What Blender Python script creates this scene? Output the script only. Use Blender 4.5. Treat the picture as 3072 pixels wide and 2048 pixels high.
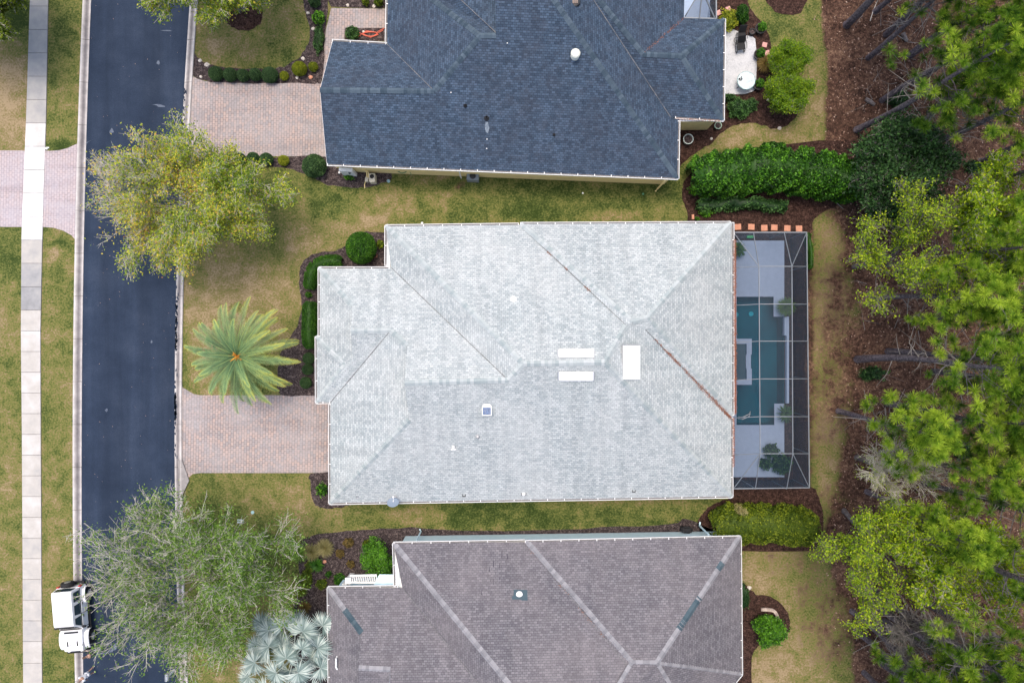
import bpy, bmesh, math, random
import numpy as np
from mathutils import Vector, Matrix
R = math.radians
scene = bpy.context.scene
for _o in list(bpy.data.objects): bpy.data.objects.remove(_o)

# ---------------------------------------------------------------- camera, sky, sun, exposure
H = 48.76                      # camera height in metres
FX = 2048.0                    # focal length in photo pixels (3072 wide, 24 mm on 36 mm)
CX, CY = 1536.0, 1024.0
cd = bpy.data.cameras.new('camera'); cam = bpy.data.objects.new('camera', cd)
scene.collection.objects.link(cam); cam.location = (0, 0, H); cam.rotation_euler = (0, 0, 0)
cd.lens = 24; cd.sensor_width = 36; cd.clip_end = 2000; scene.camera = cam
SUN_EL, SUN_AZ = 75.0, 110.0    # azimuth counted from +x (photo right) towards +y (photo up)
w = bpy.data.worlds.new('World'); scene.world = w; w.use_nodes = True
nt = w.node_tree; bg = nt.nodes['Background']
sky = nt.nodes.new('ShaderNodeTexSky'); sky.sky_type = 'NISHITA'; sky.sun_disc = False
sky.sun_elevation = R(SUN_EL); sky.sun_rotation = R(90 - SUN_AZ); sky.dust_density = 4.5; sky.air_density = 1.0; sky.ozone_density = 1.0
nt.links.new(sky.outputs[0], bg.inputs[0]); bg.inputs[1].default_value = 0.15
sl = bpy.data.lights.new('sun', 'SUN'); so = bpy.data.objects.new('sun', sl); scene.collection.objects.link(so)
sl.energy = 0.8; sl.angle = R(22); sl.color = (1.0, 0.90, 0.76)
dvec = Vector((math.cos(R(SUN_EL))*math.cos(R(SUN_AZ)), math.cos(R(SUN_EL))*math.sin(R(SUN_AZ)), math.sin(R(SUN_EL))))
so.rotation_euler = dvec.to_track_quat('Z', 'Y').to_euler(); so.location = dvec*90
scene.view_settings.view_transform = 'Standard'; scene.view_settings.look = 'None'
scene.view_settings.exposure = 0.92; scene.view_settings.gamma = 1.0
scene.render.engine = 'CYCLES'
scene.cycles.transparent_max_bounces = 12

# ---------------------------------------------------------------- helpers
def P(px, py, h=0.0):
    k = (H - h)/FX
    return Vector(((px - CX)*k, (CY - py)*k, h))
def G(px, py): p = P(px, py); return (p.x, p.y)
def tag(o, label=None, cat=None, group=None, kind=None):
    if label: o['label'] = label
    if cat: o['category'] = cat
    if group: o['group'] = group
    if kind: o['kind'] = kind
    return o
def empty(name, loc=(0, 0, 0), rz=0.0, label=None, cat=None, group=None):
    o = bpy.data.objects.new(name, None); scene.collection.objects.link(o)
    o.location = loc; o.rotation_euler = (0, 0, rz); o.empty_display_size = 0.2
    return tag(o, label, cat, group)
def link(name, me, parent=None):
    o = bpy.data.objects.new(name, me); scene.collection.objects.link(o)
    if parent: o.parent = parent
    return o
def nmesh(name, V, F, m, parent=None, tint=None, uv=None, smooth=False, k=None):
    """V (n,3) array, F (m,k) int array (all polygons of k corners)"""
    V = np.asarray(V, dtype=np.float32); F = np.asarray(F, dtype=np.int32)
    me = bpy.data.meshes.new(name); n, kk = len(F), F.shape[1]
    me.vertices.add(len(V)); me.vertices.foreach_set('co', V.ravel())
    me.loops.add(n*kk); me.loops.foreach_set('vertex_index', F.ravel())
    me.polygons.add(n); me.polygons.foreach_set('loop_start', np.arange(0, n*kk, kk, dtype=np.int32))
    me.polygons.foreach_set('loop_total', np.full(n, kk, dtype=np.int32))
    if smooth: me.polygons.foreach_set('use_smooth', np.ones(n, dtype=bool))
    me.update(calc_edges=True)
    if tint is not None:
        a = me.attributes.new('tint', 'FLOAT', 'POINT'); a.data.foreach_set('value', np.asarray(tint, dtype=np.float32))
    me.materials.append(m)
    return link(name, me, parent)
class MB:
    """collects shapes that become one mesh object"""
    def __init__(s): s.v = []; s.f = []; s.t = []; s.m = []; s.uv = {}; s.mi = 0
    def add(s, vs, fs, t=0.5):
        b = len(s.v); s.v += [tuple(p) for p in vs]; s.t += [t]*len(vs)
        for f in fs: s.f.append(tuple(b + i for i in f)); s.m.append(s.mi)
        return b
    def box(s, c, d, rz=0.0, t=0.5, top=1.0):
        x, y, z = d[0]/2, d[1]/2, d[2]/2; ca, sa = math.cos(rz), math.sin(rz); vs = []
        for zz, k in ((-z, 1), (z, top)):
            for X, Y in ((-x, -y), (x, -y), (x, y), (-x, y)):
                X, Y = X*k, Y*k; vs.append((c[0] + X*ca - Y*sa, c[1] + X*sa + Y*ca, c[2] + zz))
        s.add(vs, [(3, 2, 1, 0), (4, 5, 6, 7), (0, 1, 5, 4), (1, 2, 6, 5), (2, 3, 7, 6), (3, 0, 4, 7)], t)
    def bar(s, a, b, w, h=None, t=0.5):
        a, b = Vector(a), Vector(b); h = h or w; d = (b - a).normalized()
        up = Vector((0, 0, 1)) if abs(d.z) < 0.95 else Vector((0, 1, 0))
        x = d.cross(up).normalized(); u = x.cross(d)
        vs = [p + x*i*w/2 + u*j*h/2 for p in (a, b) for i, j in ((-1, -1), (1, -1), (1, 1), (-1, 1))]
        s.add(vs, [(3, 2, 1, 0), (4, 5, 6, 7), (0, 1, 5, 4), (1, 2, 6, 5), (2, 3, 7, 6), (3, 0, 4, 7)], t)
    def tube(s, pts, rad, n=8, t=0.5, cap=True):
        pts = [Vector(p) for p in pts]; b = None; vs = []
        for i, p in enumerate(pts):
            d = (pts[min(i+1, len(pts)-1)] - pts[max(i-1, 0)]).normalized()
            up = Vector((0, 0, 1)) if abs(d.z) < 0.9 else Vector((1, 0, 0))
            x = d.cross(up).normalized(); u = x.cross(d); r = rad[i] if hasattr(rad, '__len__') else rad
            vs += [p + (x*math.cos(2*math.pi*k/n) + u*math.sin(2*math.pi*k/n))*r for k in range(n)]
        fs = [(i*n+k, i*n+(k+1) % n, (i+1)*n+(k+1) % n, (i+1)*n+k) for i in range(len(pts)-1) for k in range(n)]
        if cap: fs += [tuple(range(n))[::-1], tuple((len(pts)-1)*n + k for k in range(n))]
        s.add(vs, fs, t)
    def lathe(s, c, prof, n=24, t=0.5, cap=True):
        """prof: (radius, z) pairs from bottom to top"""
        vs = [(c[0] + r*math.cos(2*math.pi*k/n), c[1] + r*math.sin(2*math.pi*k/n), c[2] + z) for r, z in prof for k in range(n)]
        fs = [(i*n+k, i*n+(k+1) % n, (i+1)*n+(k+1) % n, (i+1)*n+k) for i in range(len(prof)-1) for k in range(n)]
        if cap: fs += [tuple(range(n))[::-1], tuple((len(prof)-1)*n + k for k in range(n))]
        s.add(vs, fs, t)
    def build(s, name, m, parent=None, smooth=False, bevel=0.0):
        me = bpy.data.meshes.new(name); me.from_pydata(s.v, [], s.f)
        a = me.attributes.new('tint', 'FLOAT', 'POINT'); a.data.foreach_set('value', np.array(s.t, dtype=np.float32))
        if s.uv:
            u = me.uv_layers.new(name='UVMap')
            for pi, poly in enumerate(me.polygons):
                if pi in s.uv:
                    for li, c in zip(poly.loop_indices, s.uv[pi]): u.data[li].uv = c
        for mm in (m if isinstance(m, (list, tuple)) else [m]): me.materials.append(mm)
        for p, i in zip(me.polygons, s.m): p.material_index = i; p.use_smooth = smooth
        me.update(); o = link(name, me, parent)
        if bevel:
            bm = o.modifiers.new('bevel', 'BEVEL'); bm.width = bevel; bm.segments = 2; bm.limit_method = 'ANGLE'
        return o
def spline(pts, n=6, closed=True):
    out = []; N = len(pts); rng = range(N) if closed else range(N-1)
    for i in rng:
        g = (lambda j: pts[j % N]) if closed else (lambda j: pts[max(0, min(N-1, j))])
        p0, p1, p2, p3 = g(i-1), g(i), g(i+1), g(i+2)
        for k in range(n):
            t = k/n
            out.append(tuple(0.5*((2*p1[d]) + (p2[d]-p0[d])*t + (2*p0[d]-5*p1[d]+4*p2[d]-p3[d])*t*t + (3*p1[d]-p0[d]-3*p2[d]+p3[d])*t**3) for d in range(2)))
    if not closed: out.append(tuple(pts[-1]))
    return out
def sheet(name, pix, z, m, thick=0.0, smooth_n=0, jitter=0.0, label=None, kind='structure'):
    """flat surface from a pixel outline laid on the ground"""
    pts = spline(pix, smooth_n) if smooth_n else pix
    pts = [G(*p) for p in pts]
    if jitter:
        q = random.Random(name + str(len(pts)) + str(pix[0])); pts = [(x + q.gauss(0, jitter), y + q.gauss(0, jitter)) for x, y in pts]
    mb = MB(); n = len(pts)
    mb.add([(x, y, z) for x, y in pts], [tuple(range(n))])
    if thick:
        mb.add([(x, y, z) for x, y in pts] + [(x, y, z - thick) for x, y in pts], [(i, (i+1) % n, n + (i+1) % n, n + i) for i in range(n)])
    o = mb.build(name, m)
    if kind: o['kind'] = kind
    return o

# ---------------------------------------------------------------- materials
def newmat(name):
    m = bpy.data.materials.new(name); m.use_nodes = True; t = m.node_tree
    return m, t, t.nodes, t.links, t.nodes['Principled BSDF']
def ramp(N, stops):
    r = N.new('ShaderNodeValToRGB'); e = r.color_ramp.elements
    while len(e) > 1: e.remove(e[-1])
    e[0].position = stops[0][0]; e[0].color = (*stops[0][1], 1)
    for p, c in stops[1:]:
        x = e.new(p); x.color = (*c, 1)
    return r
def nz(N, L, scale, detail=3, rough=0.6, vec=None, dist=0.0):
    n = N.new('ShaderNodeTexNoise'); n.inputs['Scale'].default_value = scale; n.inputs['Detail'].default_value = detail
    n.inputs['Roughness'].default_value = rough; n.inputs['Distortion'].default_value = dist
    if vec is not None: L.new(vec, n.inputs['Vector'])
    return n
def mth(N, L, op, a, b=None, clamp=False):
    x = N.new('ShaderNodeMath'); x.operation = op; x.use_clamp = clamp
    for i, v in enumerate((a, b)):
        if v is None: continue
        if isinstance(v, (int, float)): x.inputs[i].default_value = v
        else: L.new(v, x.inputs[i])
    return x.outputs[0]
def mixc(N, L, f, a, b, mode='MIX'):
    x = N.new('ShaderNodeMix'); x.data_type = 'RGBA'; x.blend_type = mode; x.clamp_factor = True
    if isinstance(f, (int, float)): x.inputs[0].default_value = f
    else: L.new(f, x.inputs[0])
    for i, v in ((6, a), (7, b)):
        if isinstance(v, tuple): x.inputs[i].default_value = (*v, 1)
        else: L.new(v, x.inputs[i])
    return x.outputs[2]
def bump(N, L, B, h, s=0.3, d=0.02):
    b = N.new('ShaderNodeBump'); b.inputs['Strength'].default_value = s; b.inputs['Distance'].default_value = d
    L.new(h, b.inputs['Height']); L.new(b.outputs[0], B.inputs['Normal'])
def coords(N): return N.new('ShaderNodeTexCoord').outputs['Object']
def worldpos(N): return N.new('ShaderNodeNewGeometry').outputs['Position']
def noisy(name, stops, scale=4.0, detail=4, rough=0.85, bs=0.3, spec=0.3, metal=0.0, fine=0.0):
    m, t, N, L, B = newmat(name); c = worldpos(N)
    n = nz(N, L, scale, detail, 0.65, c); v = n.outputs[0]
    if fine:
        n2 = nz(N, L, scale*fine, 2, 0.7, c); v = mth(N, L, 'ADD', mth(N, L, 'MULTIPLY', v, 0.5), mth(N, L, 'MULTIPLY', n2.outputs[0], 0.5))
    r = ramp(N, stops); L.new(v, r.inputs[0]); L.new(r.outputs[0], B.inputs['Base Color'])
    B.inputs['Roughness'].default_value = rough; B.inputs['Specular IOR Level'].default_value = spec; B.inputs['Metallic'].default_value = metal
    if bs: bump(N, L, B, v, bs, 0.02)
    return m
def plain(name, c, rough=0.5, var=0.06, metal=0.0, spec=0.4, scale=3.0):
    a = tuple(max(0, x*(1-var)) for x in c); b = tuple(min(1, x*(1+var)) for x in c)
    return noisy(name, [(0.3, a), (0.7, b)], scale, 3, rough, 0.0, spec, metal)
def leafmat(name, stops, rough=0.6, trans=0.25, spec=0.25, objvar=0.0):
    m, t, N, L, B = newmat(name)
    a = N.new('ShaderNodeAttribute'); a.attribute_name = 'tint'
    n = nz(N, L, 1.1, 2, 0.5, worldpos(N))
    v = mth(N, L, 'ADD', a.outputs['Fac'], mth(N, L, 'MULTIPLY', mth(N, L, 'SUBTRACT', n.outputs[0], 0.5), 0.6))
    oi = N.new('ShaderNodeObjectInfo'); v = mth(N, L, 'ADD', v, mth(N, L, 'MULTIPLY', mth(N, L, 'SUBTRACT', oi.outputs['Random'], 0.5), objvar))
    r = ramp(N, stops); L.new(v, r.inputs[0]); L.new(r.outputs[0], B.inputs['Base Color'])
    B.inputs['Roughness'].default_value = rough; B.inputs['Specular IOR Level'].default_value = spec
    if trans:
        tr = N.new('ShaderNodeBsdfTranslucent'); L.new(r.outputs[0], tr.inputs[0]); mx = N.new('ShaderNodeMixShader')
        mx.inputs[0].default_value = trans; L.new(B.outputs[0], mx.inputs[1]); L.new(tr.outputs[0], mx.inputs[2]); L.new(mx.outputs[0], N['Material Output'].inputs[0])
    return m
def tintmat(name, stops, rough=0.8, scale=5.0, amt=0.4, bs=0.2, spec=0.3):
    """colour from the per-piece tint plus a world-space noise"""
    m, t, N, L, B = newmat(name)
    a = N.new('ShaderNodeAttribute'); a.attribute_name = 'tint'
    n = nz(N, L, scale, 5, 0.65, worldpos(N))
    v = mth(N, L, 'ADD', a.outputs['Fac'], mth(N, L, 'MULTIPLY', mth(N, L, 'SUBTRACT', n.outputs[0], 0.5), amt))
    r = ramp(N, stops); L.new(v, r.inputs[0]); L.new(r.outputs[0], B.inputs['Base Color'])
    B.inputs['Roughness'].default_value = rough; B.inputs['Specular IOR Level'].default_value = spec
    if bs: bump(N, L, B, n.outputs[0], bs, 0.02)
    return m
def shingle(name, c1, c2, joint_or_shadow, stain, stain2, row=0.145, width=0.25):
    m, t, N, L, B = newmat(name)
    uv = N.new('ShaderNodeTexCoord').outputs['UV']
    br = N.new('ShaderNodeTexBrick'); L.new(uv, br.inputs['Vector'])
    br.inputs['Color1'].default_value = (*c1, 1); br.inputs['Color2'].default_value = (*c2, 1); br.inputs['Mortar'].default_value = (*joint_or_shadow, 1)  # dark line between shingle courses paints in each row's shadow
    br.inputs['Scale'].default_value = 1.0; br.inputs['Mortar Size'].default_value = 0.012; br.inputs['Mortar Smooth'].default_value = 0.3
    br.inputs['Bias'].default_value = 0.0; br.inputs['Brick Width'].default_value = width; br.inputs['Row Height'].default_value = row
    br.offset = 0.43
    c = worldpos(N)
    n1 = nz(N, L, 0.28, 4, 0.6, c, 0.3); r1 = ramp(N, [(0.35, (0, 0, 0)), (0.68, (1, 1, 1))]); L.new(n1.outputs[0], r1.inputs[0])
    col = mixc(N, L, mth(N, L, 'MULTIPLY', r1.outputs[0], 0.35), br.outputs[0], stain)
    n2 = nz(N, L, 1.6, 5, 0.7, c); r2 = ramp(N, [(0.45, (0, 0, 0)), (0.75, (1, 1, 1))]); L.new(n2.outputs[0], r2.inputs[0])
    col = mixc(N, L, mth(N, L, 'MULTIPLY', r2.outputs[0], 0.3), col, stain2)
    mpp = N.new('ShaderNodeMapping'); mpp.inputs['Scale'].default_value = (1.3, 0.10, 1); L.new(uv, mpp.inputs['Vector']); n4 = nz(N, L, 1.0, 5, 0.7, mpp.outputs[0]); r4 = ramp(N, [(0.42, (1.06, 1.05, 1.04)), (0.72, (0.80, 0.80, 0.80))]); L.new(n4.outputs[0], r4.inputs[0])
    col = mixc(N, L, 0.8, col, r4.outputs[0], 'MULTIPLY')
    n3 = nz(N, L, 14, 3, 0.8, c); g = ramp(N, [(0.3, (0.72, 0.72, 0.72)), (0.7, (1.25, 1.25, 1.25))]); L.new(n3.outputs[0], g.inputs[0])
    col = mixc(N, L, 0.8, col, g.outputs[0], 'MULTIPLY')
    L.new(col, B.inputs['Base Color']); B.inputs['Roughness'].default_value = 0.85; B.inputs['Specular IOR Level'].default_value = 0.3
    bump(N, L, B, mth(N, L, 'SUBTRACT', 1.0, br.outputs['Fac']), 0.5, 0.01)
    return m
def pavers(name, c1, c2, c3, joint_or_shadow):
    m, t, N, L, B = newmat(name); c = worldpos(N)
    mp = N.new('ShaderNodeMapping'); mp.inputs['Rotation'].default_value = (0, 0, R(91)); L.new(c, mp.inputs['Vector'])
    br = N.new('ShaderNodeTexBrick'); L.new(mp.outputs[0], br.inputs['Vector'])
    br.inputs['Color1'].default_value = (*c1, 1); br.inputs['Color2'].default_value = (*c2, 1); br.inputs['Mortar'].default_value = (*joint_or_shadow, 1)
    br.inputs['Scale'].default_value = 1.0; br.inputs['Mortar Size'].default_value = 0.012; br.inputs['Brick Width'].default_value = 0.30; br.inputs['Row Height'].default_value = 0.19
    n1 = nz(N, L, 0.5, 3, 0.6, c); r1 = ramp(N, [(0.4, (0, 0, 0)), (0.65, (1, 1, 1))]); L.new(n1.outputs[0], r1.inputs[0])
    col = mixc(N, L, mth(N, L, 'MULTIPLY', r1.outputs[0], 0.5), br.outputs[0], c3)
    mpp = N.new('ShaderNodeMapping'); mpp.inputs['Scale'].default_value = (0.12, 1.1, 1); L.new(c, mpp.inputs['Vector']); n4 = nz(N, L, 1.0, 5, 0.65, mpp.outputs[0], 0.5); r4 = ramp(N, [(0.48, (1, 1, 1)), (0.75, (0.68, 0.68, 0.70))]); L.new(n4.outputs[0], r4.inputs[0]); col = mixc(N, L, 0.8, col, r4.outputs[0], 'MULTIPLY')
    n3 = nz(N, L, 5, 4, 0.7, c); g = ramp(N, [(0.3, (0.8, 0.8, 0.8)), (0.7, (1.15, 1.15, 1.15))]); L.new(n3.outputs[0], g.inputs[0])
    col = mixc(N, L, 0.8, col, g.outputs[0], 'MULTIPLY')
    L.new(col, B.inputs['Base Color']); B.inputs['Roughness'].default_value = 0.85
    bump(N, L, B, mth(N, L, 'SUBTRACT', 1.0, br.outputs['Fac']), 0.5, 0.01)
    return m

M = {}
M['road'] = noisy('asphalt', [(0.30, (0.017, 0.027, 0.049)), (0.5, (0.024, 0.036, 0.062)), (0.72, (0.036, 0.050, 0.080))], 0.35, 8, 0.85, 0.15, 0.12, fine=40)
def road_mat():
    m, t, N, L, B = newmat('asphalt'); c = worldpos(N)
    n = nz(N, L, 0.35, 8, 0.65, c); n2 = nz(N, L, 16, 2, 0.7, c); v = mth(N, L, 'ADD', mth(N, L, 'MULTIPLY', n.outputs[0], 0.6), mth(N, L, 'MULTIPLY', n2.outputs[0], 0.4))
    r = ramp(N, [(0.32, (0.014, 0.023, 0.042)), (0.5, (0.023, 0.036, 0.063)), (0.68, (0.038, 0.053, 0.084))]); L.new(v, r.inputs[0]); col = r.outputs[0]
    mpp = N.new('ShaderNodeMapping'); mpp.inputs['Scale'].default_value = (0.75, 0.035, 1); L.new(c, mpp.inputs['Vector']); n4 = nz(N, L, 1.0, 4, 0.6, mpp.outputs[0]); r4 = ramp(N, [(0.35, (0.80, 0.80, 0.80)), (0.7, (1.25, 1.22, 1.2))]); L.new(n4.outputs[0], r4.inputs[0]); col = mixc(N, L, 0.9, col, r4.outputs[0], 'MULTIPLY')
    n5 = nz(N, L, 0.9, 6, 0.75, c, 1.5); r5 = ramp(N, [(0.66, (0, 0, 0)), (0.78, (1, 1, 1))]); L.new(n5.outputs[0], r5.inputs[0]); col = mixc(N, L, mth(N, L, 'MULTIPLY', r5.outputs[0], 0.35), col, (0.10, 0.115, 0.14))
    L.new(col, B.inputs['Base Color']); B.inputs['Roughness'].default_value = 0.85; B.inputs['Specular IOR Level'].default_value = 0.12; bump(N, L, B, v, 0.15, 0.02); return m
M['road'] = road_mat()
M['kerb'] = tintmat('kerb_concrete', [(0.0, (0.08, 0.075, 0.08)), (0.35, (0.20, 0.185, 0.185)), (0.7, (0.38, 0.355, 0.34)), (1, (0.56, 0.53, 0.51))], 0.85, 2.5, 0.6)
M['walk'] = tintmat('pavement_concrete', [(0.0, (0.13, 0.13, 0.14)), (0.3, (0.30, 0.30, 0.30)), (0.55, (0.44, 0.415, 0.38)), (0.8, (0.56, 0.55, 0.53)), (1.0, (0.74, 0.73, 0.72))], 0.85, 1.0, 0.62)
M['joint'] = plain('joint_dirt', (0.10, 0.09, 0.08), 0.95)
M['paver'] = pavers('driveway_pavers', (0.43, 0.325, 0.285), (0.30, 0.27, 0.27), (0.35, 0.33, 0.335), (0.13, 0.115, 0.115))
M['paver2'] = pavers('far_pavers', (0.46, 0.37, 0.36), (0.42, 0.36, 0.37), (0.40, 0.38, 0.42), (0.22, 0.20, 0.21))
M['mulch'] = noisy('mulch', [(0.36, (0.010, 0.008, 0.009)), (0.48, (0.040, 0.030, 0.030)), (0.58, (0.11, 0.085, 0.082)), (0.68, (0.26, 0.21, 0.19))], 5, 6, 0.95, 0.9, 0.15, fine=3)
M['mulch_dark'] = noisy('red_mulch', [(0.36, (0.009, 0.005, 0.004)), (0.48, (0.032, 0.017, 0.013)), (0.58, (0.075, 0.040, 0.031)), (0.70, (0.17, 0.10, 0.08))], 4, 6, 0.95, 0.9, 0.15, fine=3)
M['white'] = plain('white_paint', (0.80, 0.80, 0.78), 0.45, 0.04)
M['trough'] = plain('gutter_inside', (0.16, 0.15, 0.14), 0.8, 0.3, scale=8)
M['yellow'] = plain('yellow_stucco', (0.86, 0.68, 0.32), 0.85, 0.06)
M['blue'] = plain('pale_blue_stucco', (0.60, 0.78, 0.86), 0.85, 0.06)
M['beige'] = plain('beige_stucco', (0.55, 0.50, 0.42), 0.85, 0.06)
M['dark'] = plain('dark_plastic', (0.025, 0.027, 0.03), 0.5)
M['black'] = plain('black_rubber', (0.015, 0.015, 0.017), 0.75)
M['glass'] = plain('window_glass', (0.03, 0.05, 0.06), 0.08, 0.1, spec=0.8)
M['metal'] = plain('galvanised_metal', (0.42, 0.43, 0.44), 0.4, 0.1, 0.6)
M['frame'] = plain('aluminium_frame', (0.20, 0.22, 0.24), 0.5, 0.08, 0.2)
M['deck'] = plain('pool_deck', (0.42, 0.53, 0.74), 0.8, 0.05)
M['patio'] = noisy('patio_concrete', [(0.3, (0.24, 0.25, 0.26)), (0.45, (0.48, 0.49, 0.51)), (0.7, (0.60, 0.60, 0.61))], 1.6, 7, 0.8, 0.15, fine=8)
M['terracotta'] = noisy('terracotta', [(0.3, (0.42, 0.18, 0.11)), (0.7, (0.66, 0.33, 0.22))], 3, 5, 0.85, 0.1, fine=5)
M['pink'] = noisy('pink_stone', [(0.3, (0.50, 0.25, 0.22)), (0.7, (0.70, 0.40, 0.36))], 3, 5, 0.85, 0.1, fine=5)
M['rock'] = noisy('pale_rock', [(0.3, (0.40, 0.33, 0.27)), (0.7, (0.75, 0.70, 0.62))], 4, 5, 0.9, 0.3)
M['bark'] = noisy('grey_bark', [(0.3, (0.075, 0.062, 0.060)), (0.55, (0.17, 0.15, 0.145)), (0.75, (0.30, 0.28, 0.26))], 5, 6, 0.95, 0.8, 0.15)
M['pinebark'] = noisy('pine_bark', [(0.35, (0.060, 0.050, 0.056)), (0.55, (0.15, 0.125, 0.135)), (0.72, (0.27, 0.235, 0.235))], 7, 6, 0.95, 0.9, 0.15)
M['twig'] = noisy('pale_twigs', [(0.3, (0.36, 0.33, 0.28)), (0.7, (0.68, 0.64, 0.56))], 2, 4, 0.9, 0.2, 0.15)
M['twigdark'] = noisy('grey_twigs', [(0.3, (0.16, 0.145, 0.13)), (0.7, (0.36, 0.33, 0.30))], 2, 4, 0.9, 0.2, 0.15)
M['roof_top'] = shingle('slate_blue_shingles', (0.028, 0.050, 0.082), (0.072, 0.112, 0.170), (0.012, 0.021, 0.036), (0.036, 0.042, 0.060), (0.070, 0.070, 0.085))
M['roof_mid'] = shingle('pale_grey_shingles', (0.285, 0.33, 0.34), (0.47, 0.505, 0.51), (0.18, 0.21, 0.222), (0.52, 0.53, 0.52), (0.35, 0.39, 0.395))
M['roof_low'] = shingle('mauve_grey_shingles', (0.112, 0.108, 0.122), (0.192, 0.186, 0.200), (0.050, 0.045, 0.062), (0.23, 0.205, 0.21), (0.100, 0.092, 0.100))
M['cap_top'] = tintmat('slate_blue_cap', [(0.1, (0.030, 0.052, 0.075)), (0.9, (0.090, 0.125, 0.160))], 0.85, 9, 0.5)
M['cap_mid'] = tintmat('pale_grey_cap', [(0.1, (0.28, 0.33, 0.335)), (0.9, (0.46, 0.49, 0.49))], 0.85, 9, 0.5)
M['cap_low'] = tintmat('mauve_grey_cap', [(0.05, (0.18, 0.18, 0.195)), (0.9, (0.31, 0.305, 0.32))], 0.85, 9, 0.5)
M['newcap'] = tintmat('new_dark_shingle', [(0.1, (0.035, 0.065, 0.085)), (0.9, (0.08, 0.115, 0.135))], 0.85, 6, 0.5)
M['skin'] = plain('skin', (0.48, 0.28, 0.20), 0.6)
M['hose'] = plain('red_hose', (0.62, 0.12, 0.07), 0.5)
M['car'] = plain('white_car_paint', (0.84, 0.84, 0.85), 0.25, 0.02, spec=0.6)
M['litter'] = tintmat('dry_leaves', [(0.0, (0.07, 0.032, 0.022)), (0.5, (0.20, 0.105, 0.07)), (1.0, (0.52, 0.38, 0.30))], 0.8, 3, 0.3, 0)
M['needles'] = tintmat('brown_needles', [(0.0, (0.12, 0.045, 0.028)), (1.0, (0.36, 0.15, 0.085))], 0.85, 3, 0.3, 0)
# foliage
def gm(name, a, b, c, **k): return leafmat(name, [(0.0, a), (0.5, b), (1.0, c)], **k)
M['f_autumn'] = leafmat('yellowing_leaves', [(0.0, (0.07, 0.14, 0.015)), (0.34, (0.22, 0.33, 0.03)), (0.62, (0.50, 0.54, 0.045)), (0.82, (0.72, 0.55, 0.07)), (1.0, (0.62, 0.30, 0.08))], trans=0.35)
M['f_sage'] = gm('sage_leaves', (0.05, 0.115, 0.015), (0.14, 0.26, 0.035), (0.33, 0.45, 0.10), trans=0.35)
M['f_lime'] = gm('lime_leaves', (0.10, 0.21, 0.008), (0.27, 0.40, 0.014), (0.64, 0.70, 0.035), trans=0.4)
M['f_pine'] = gm('pine_needles_green', (0.032, 0.090, 0.005), (0.140, 0.265, 0.014), (0.42, 0.56, 0.045), trans=0.3, rough=0.6, spec=0.2, objvar=0.35)
M['f_hedge'] = gm('bright_hedge_leaves', (0.008, 0.035, 0.003), (0.035, 0.125, 0.006), (0.15, 0.37, 0.020), trans=0.2, rough=0.5, spec=0.25)
M['f_dark'] = gm('dark_shrub_leaves', (0.006, 0.022, 0.005), (0.022, 0.065, 0.014), (0.085, 0.19, 0.045), trans=0.15, rough=0.5, spec=0.25)
M['f_box'] = gm('clipped_box_leaves', (0.016, 0.042, 0.014), (0.042, 0.095, 0.030), (0.11, 0.20, 0.060), trans=0.15)
M['f_gold'] = gm('golden_shrub_leaves', (0.08, 0.12, 0.008), (0.22, 0.26, 0.012), (0.42, 0.42, 0.03), trans=0.25)
M['f_olive'] = gm('olive_hedge_leaves', (0.030, 0.060, 0.004), (0.105, 0.155, 0.008), (0.28, 0.33, 0.020), trans=0.25)
M['f_grass'] = gm('ornamental_grass', (0.12, 0.12, 0.035), (0.26, 0.23, 0.09), (0.46, 0.40, 0.18), trans=0.2)
M['f_rust'] = gm('rusty_leaves', (0.07, 0.055, 0.015), (0.16, 0.11, 0.03), (0.32, 0.21, 0.06), trans=0.2)
M['f_palm'] = leafmat('date_palm_leaflets', [(0.0, (0.05, 0.10, 0.045)), (0.35, (0.14, 0.25, 0.11)), (0.6, (0.30, 0.42, 0.16)), (0.85, (0.60, 0.60, 0.10)), (1.0, (0.72, 0.62, 0.12))], trans=0.3)
M['f_silver'] = leafmat('silver_fan_leaves', [(0.0, (0.11, 0.17, 0.155)), (0.5, (0.28, 0.36, 0.33)), (1.0, (0.60, 0.66, 0.60))], trans=0.15)

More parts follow.
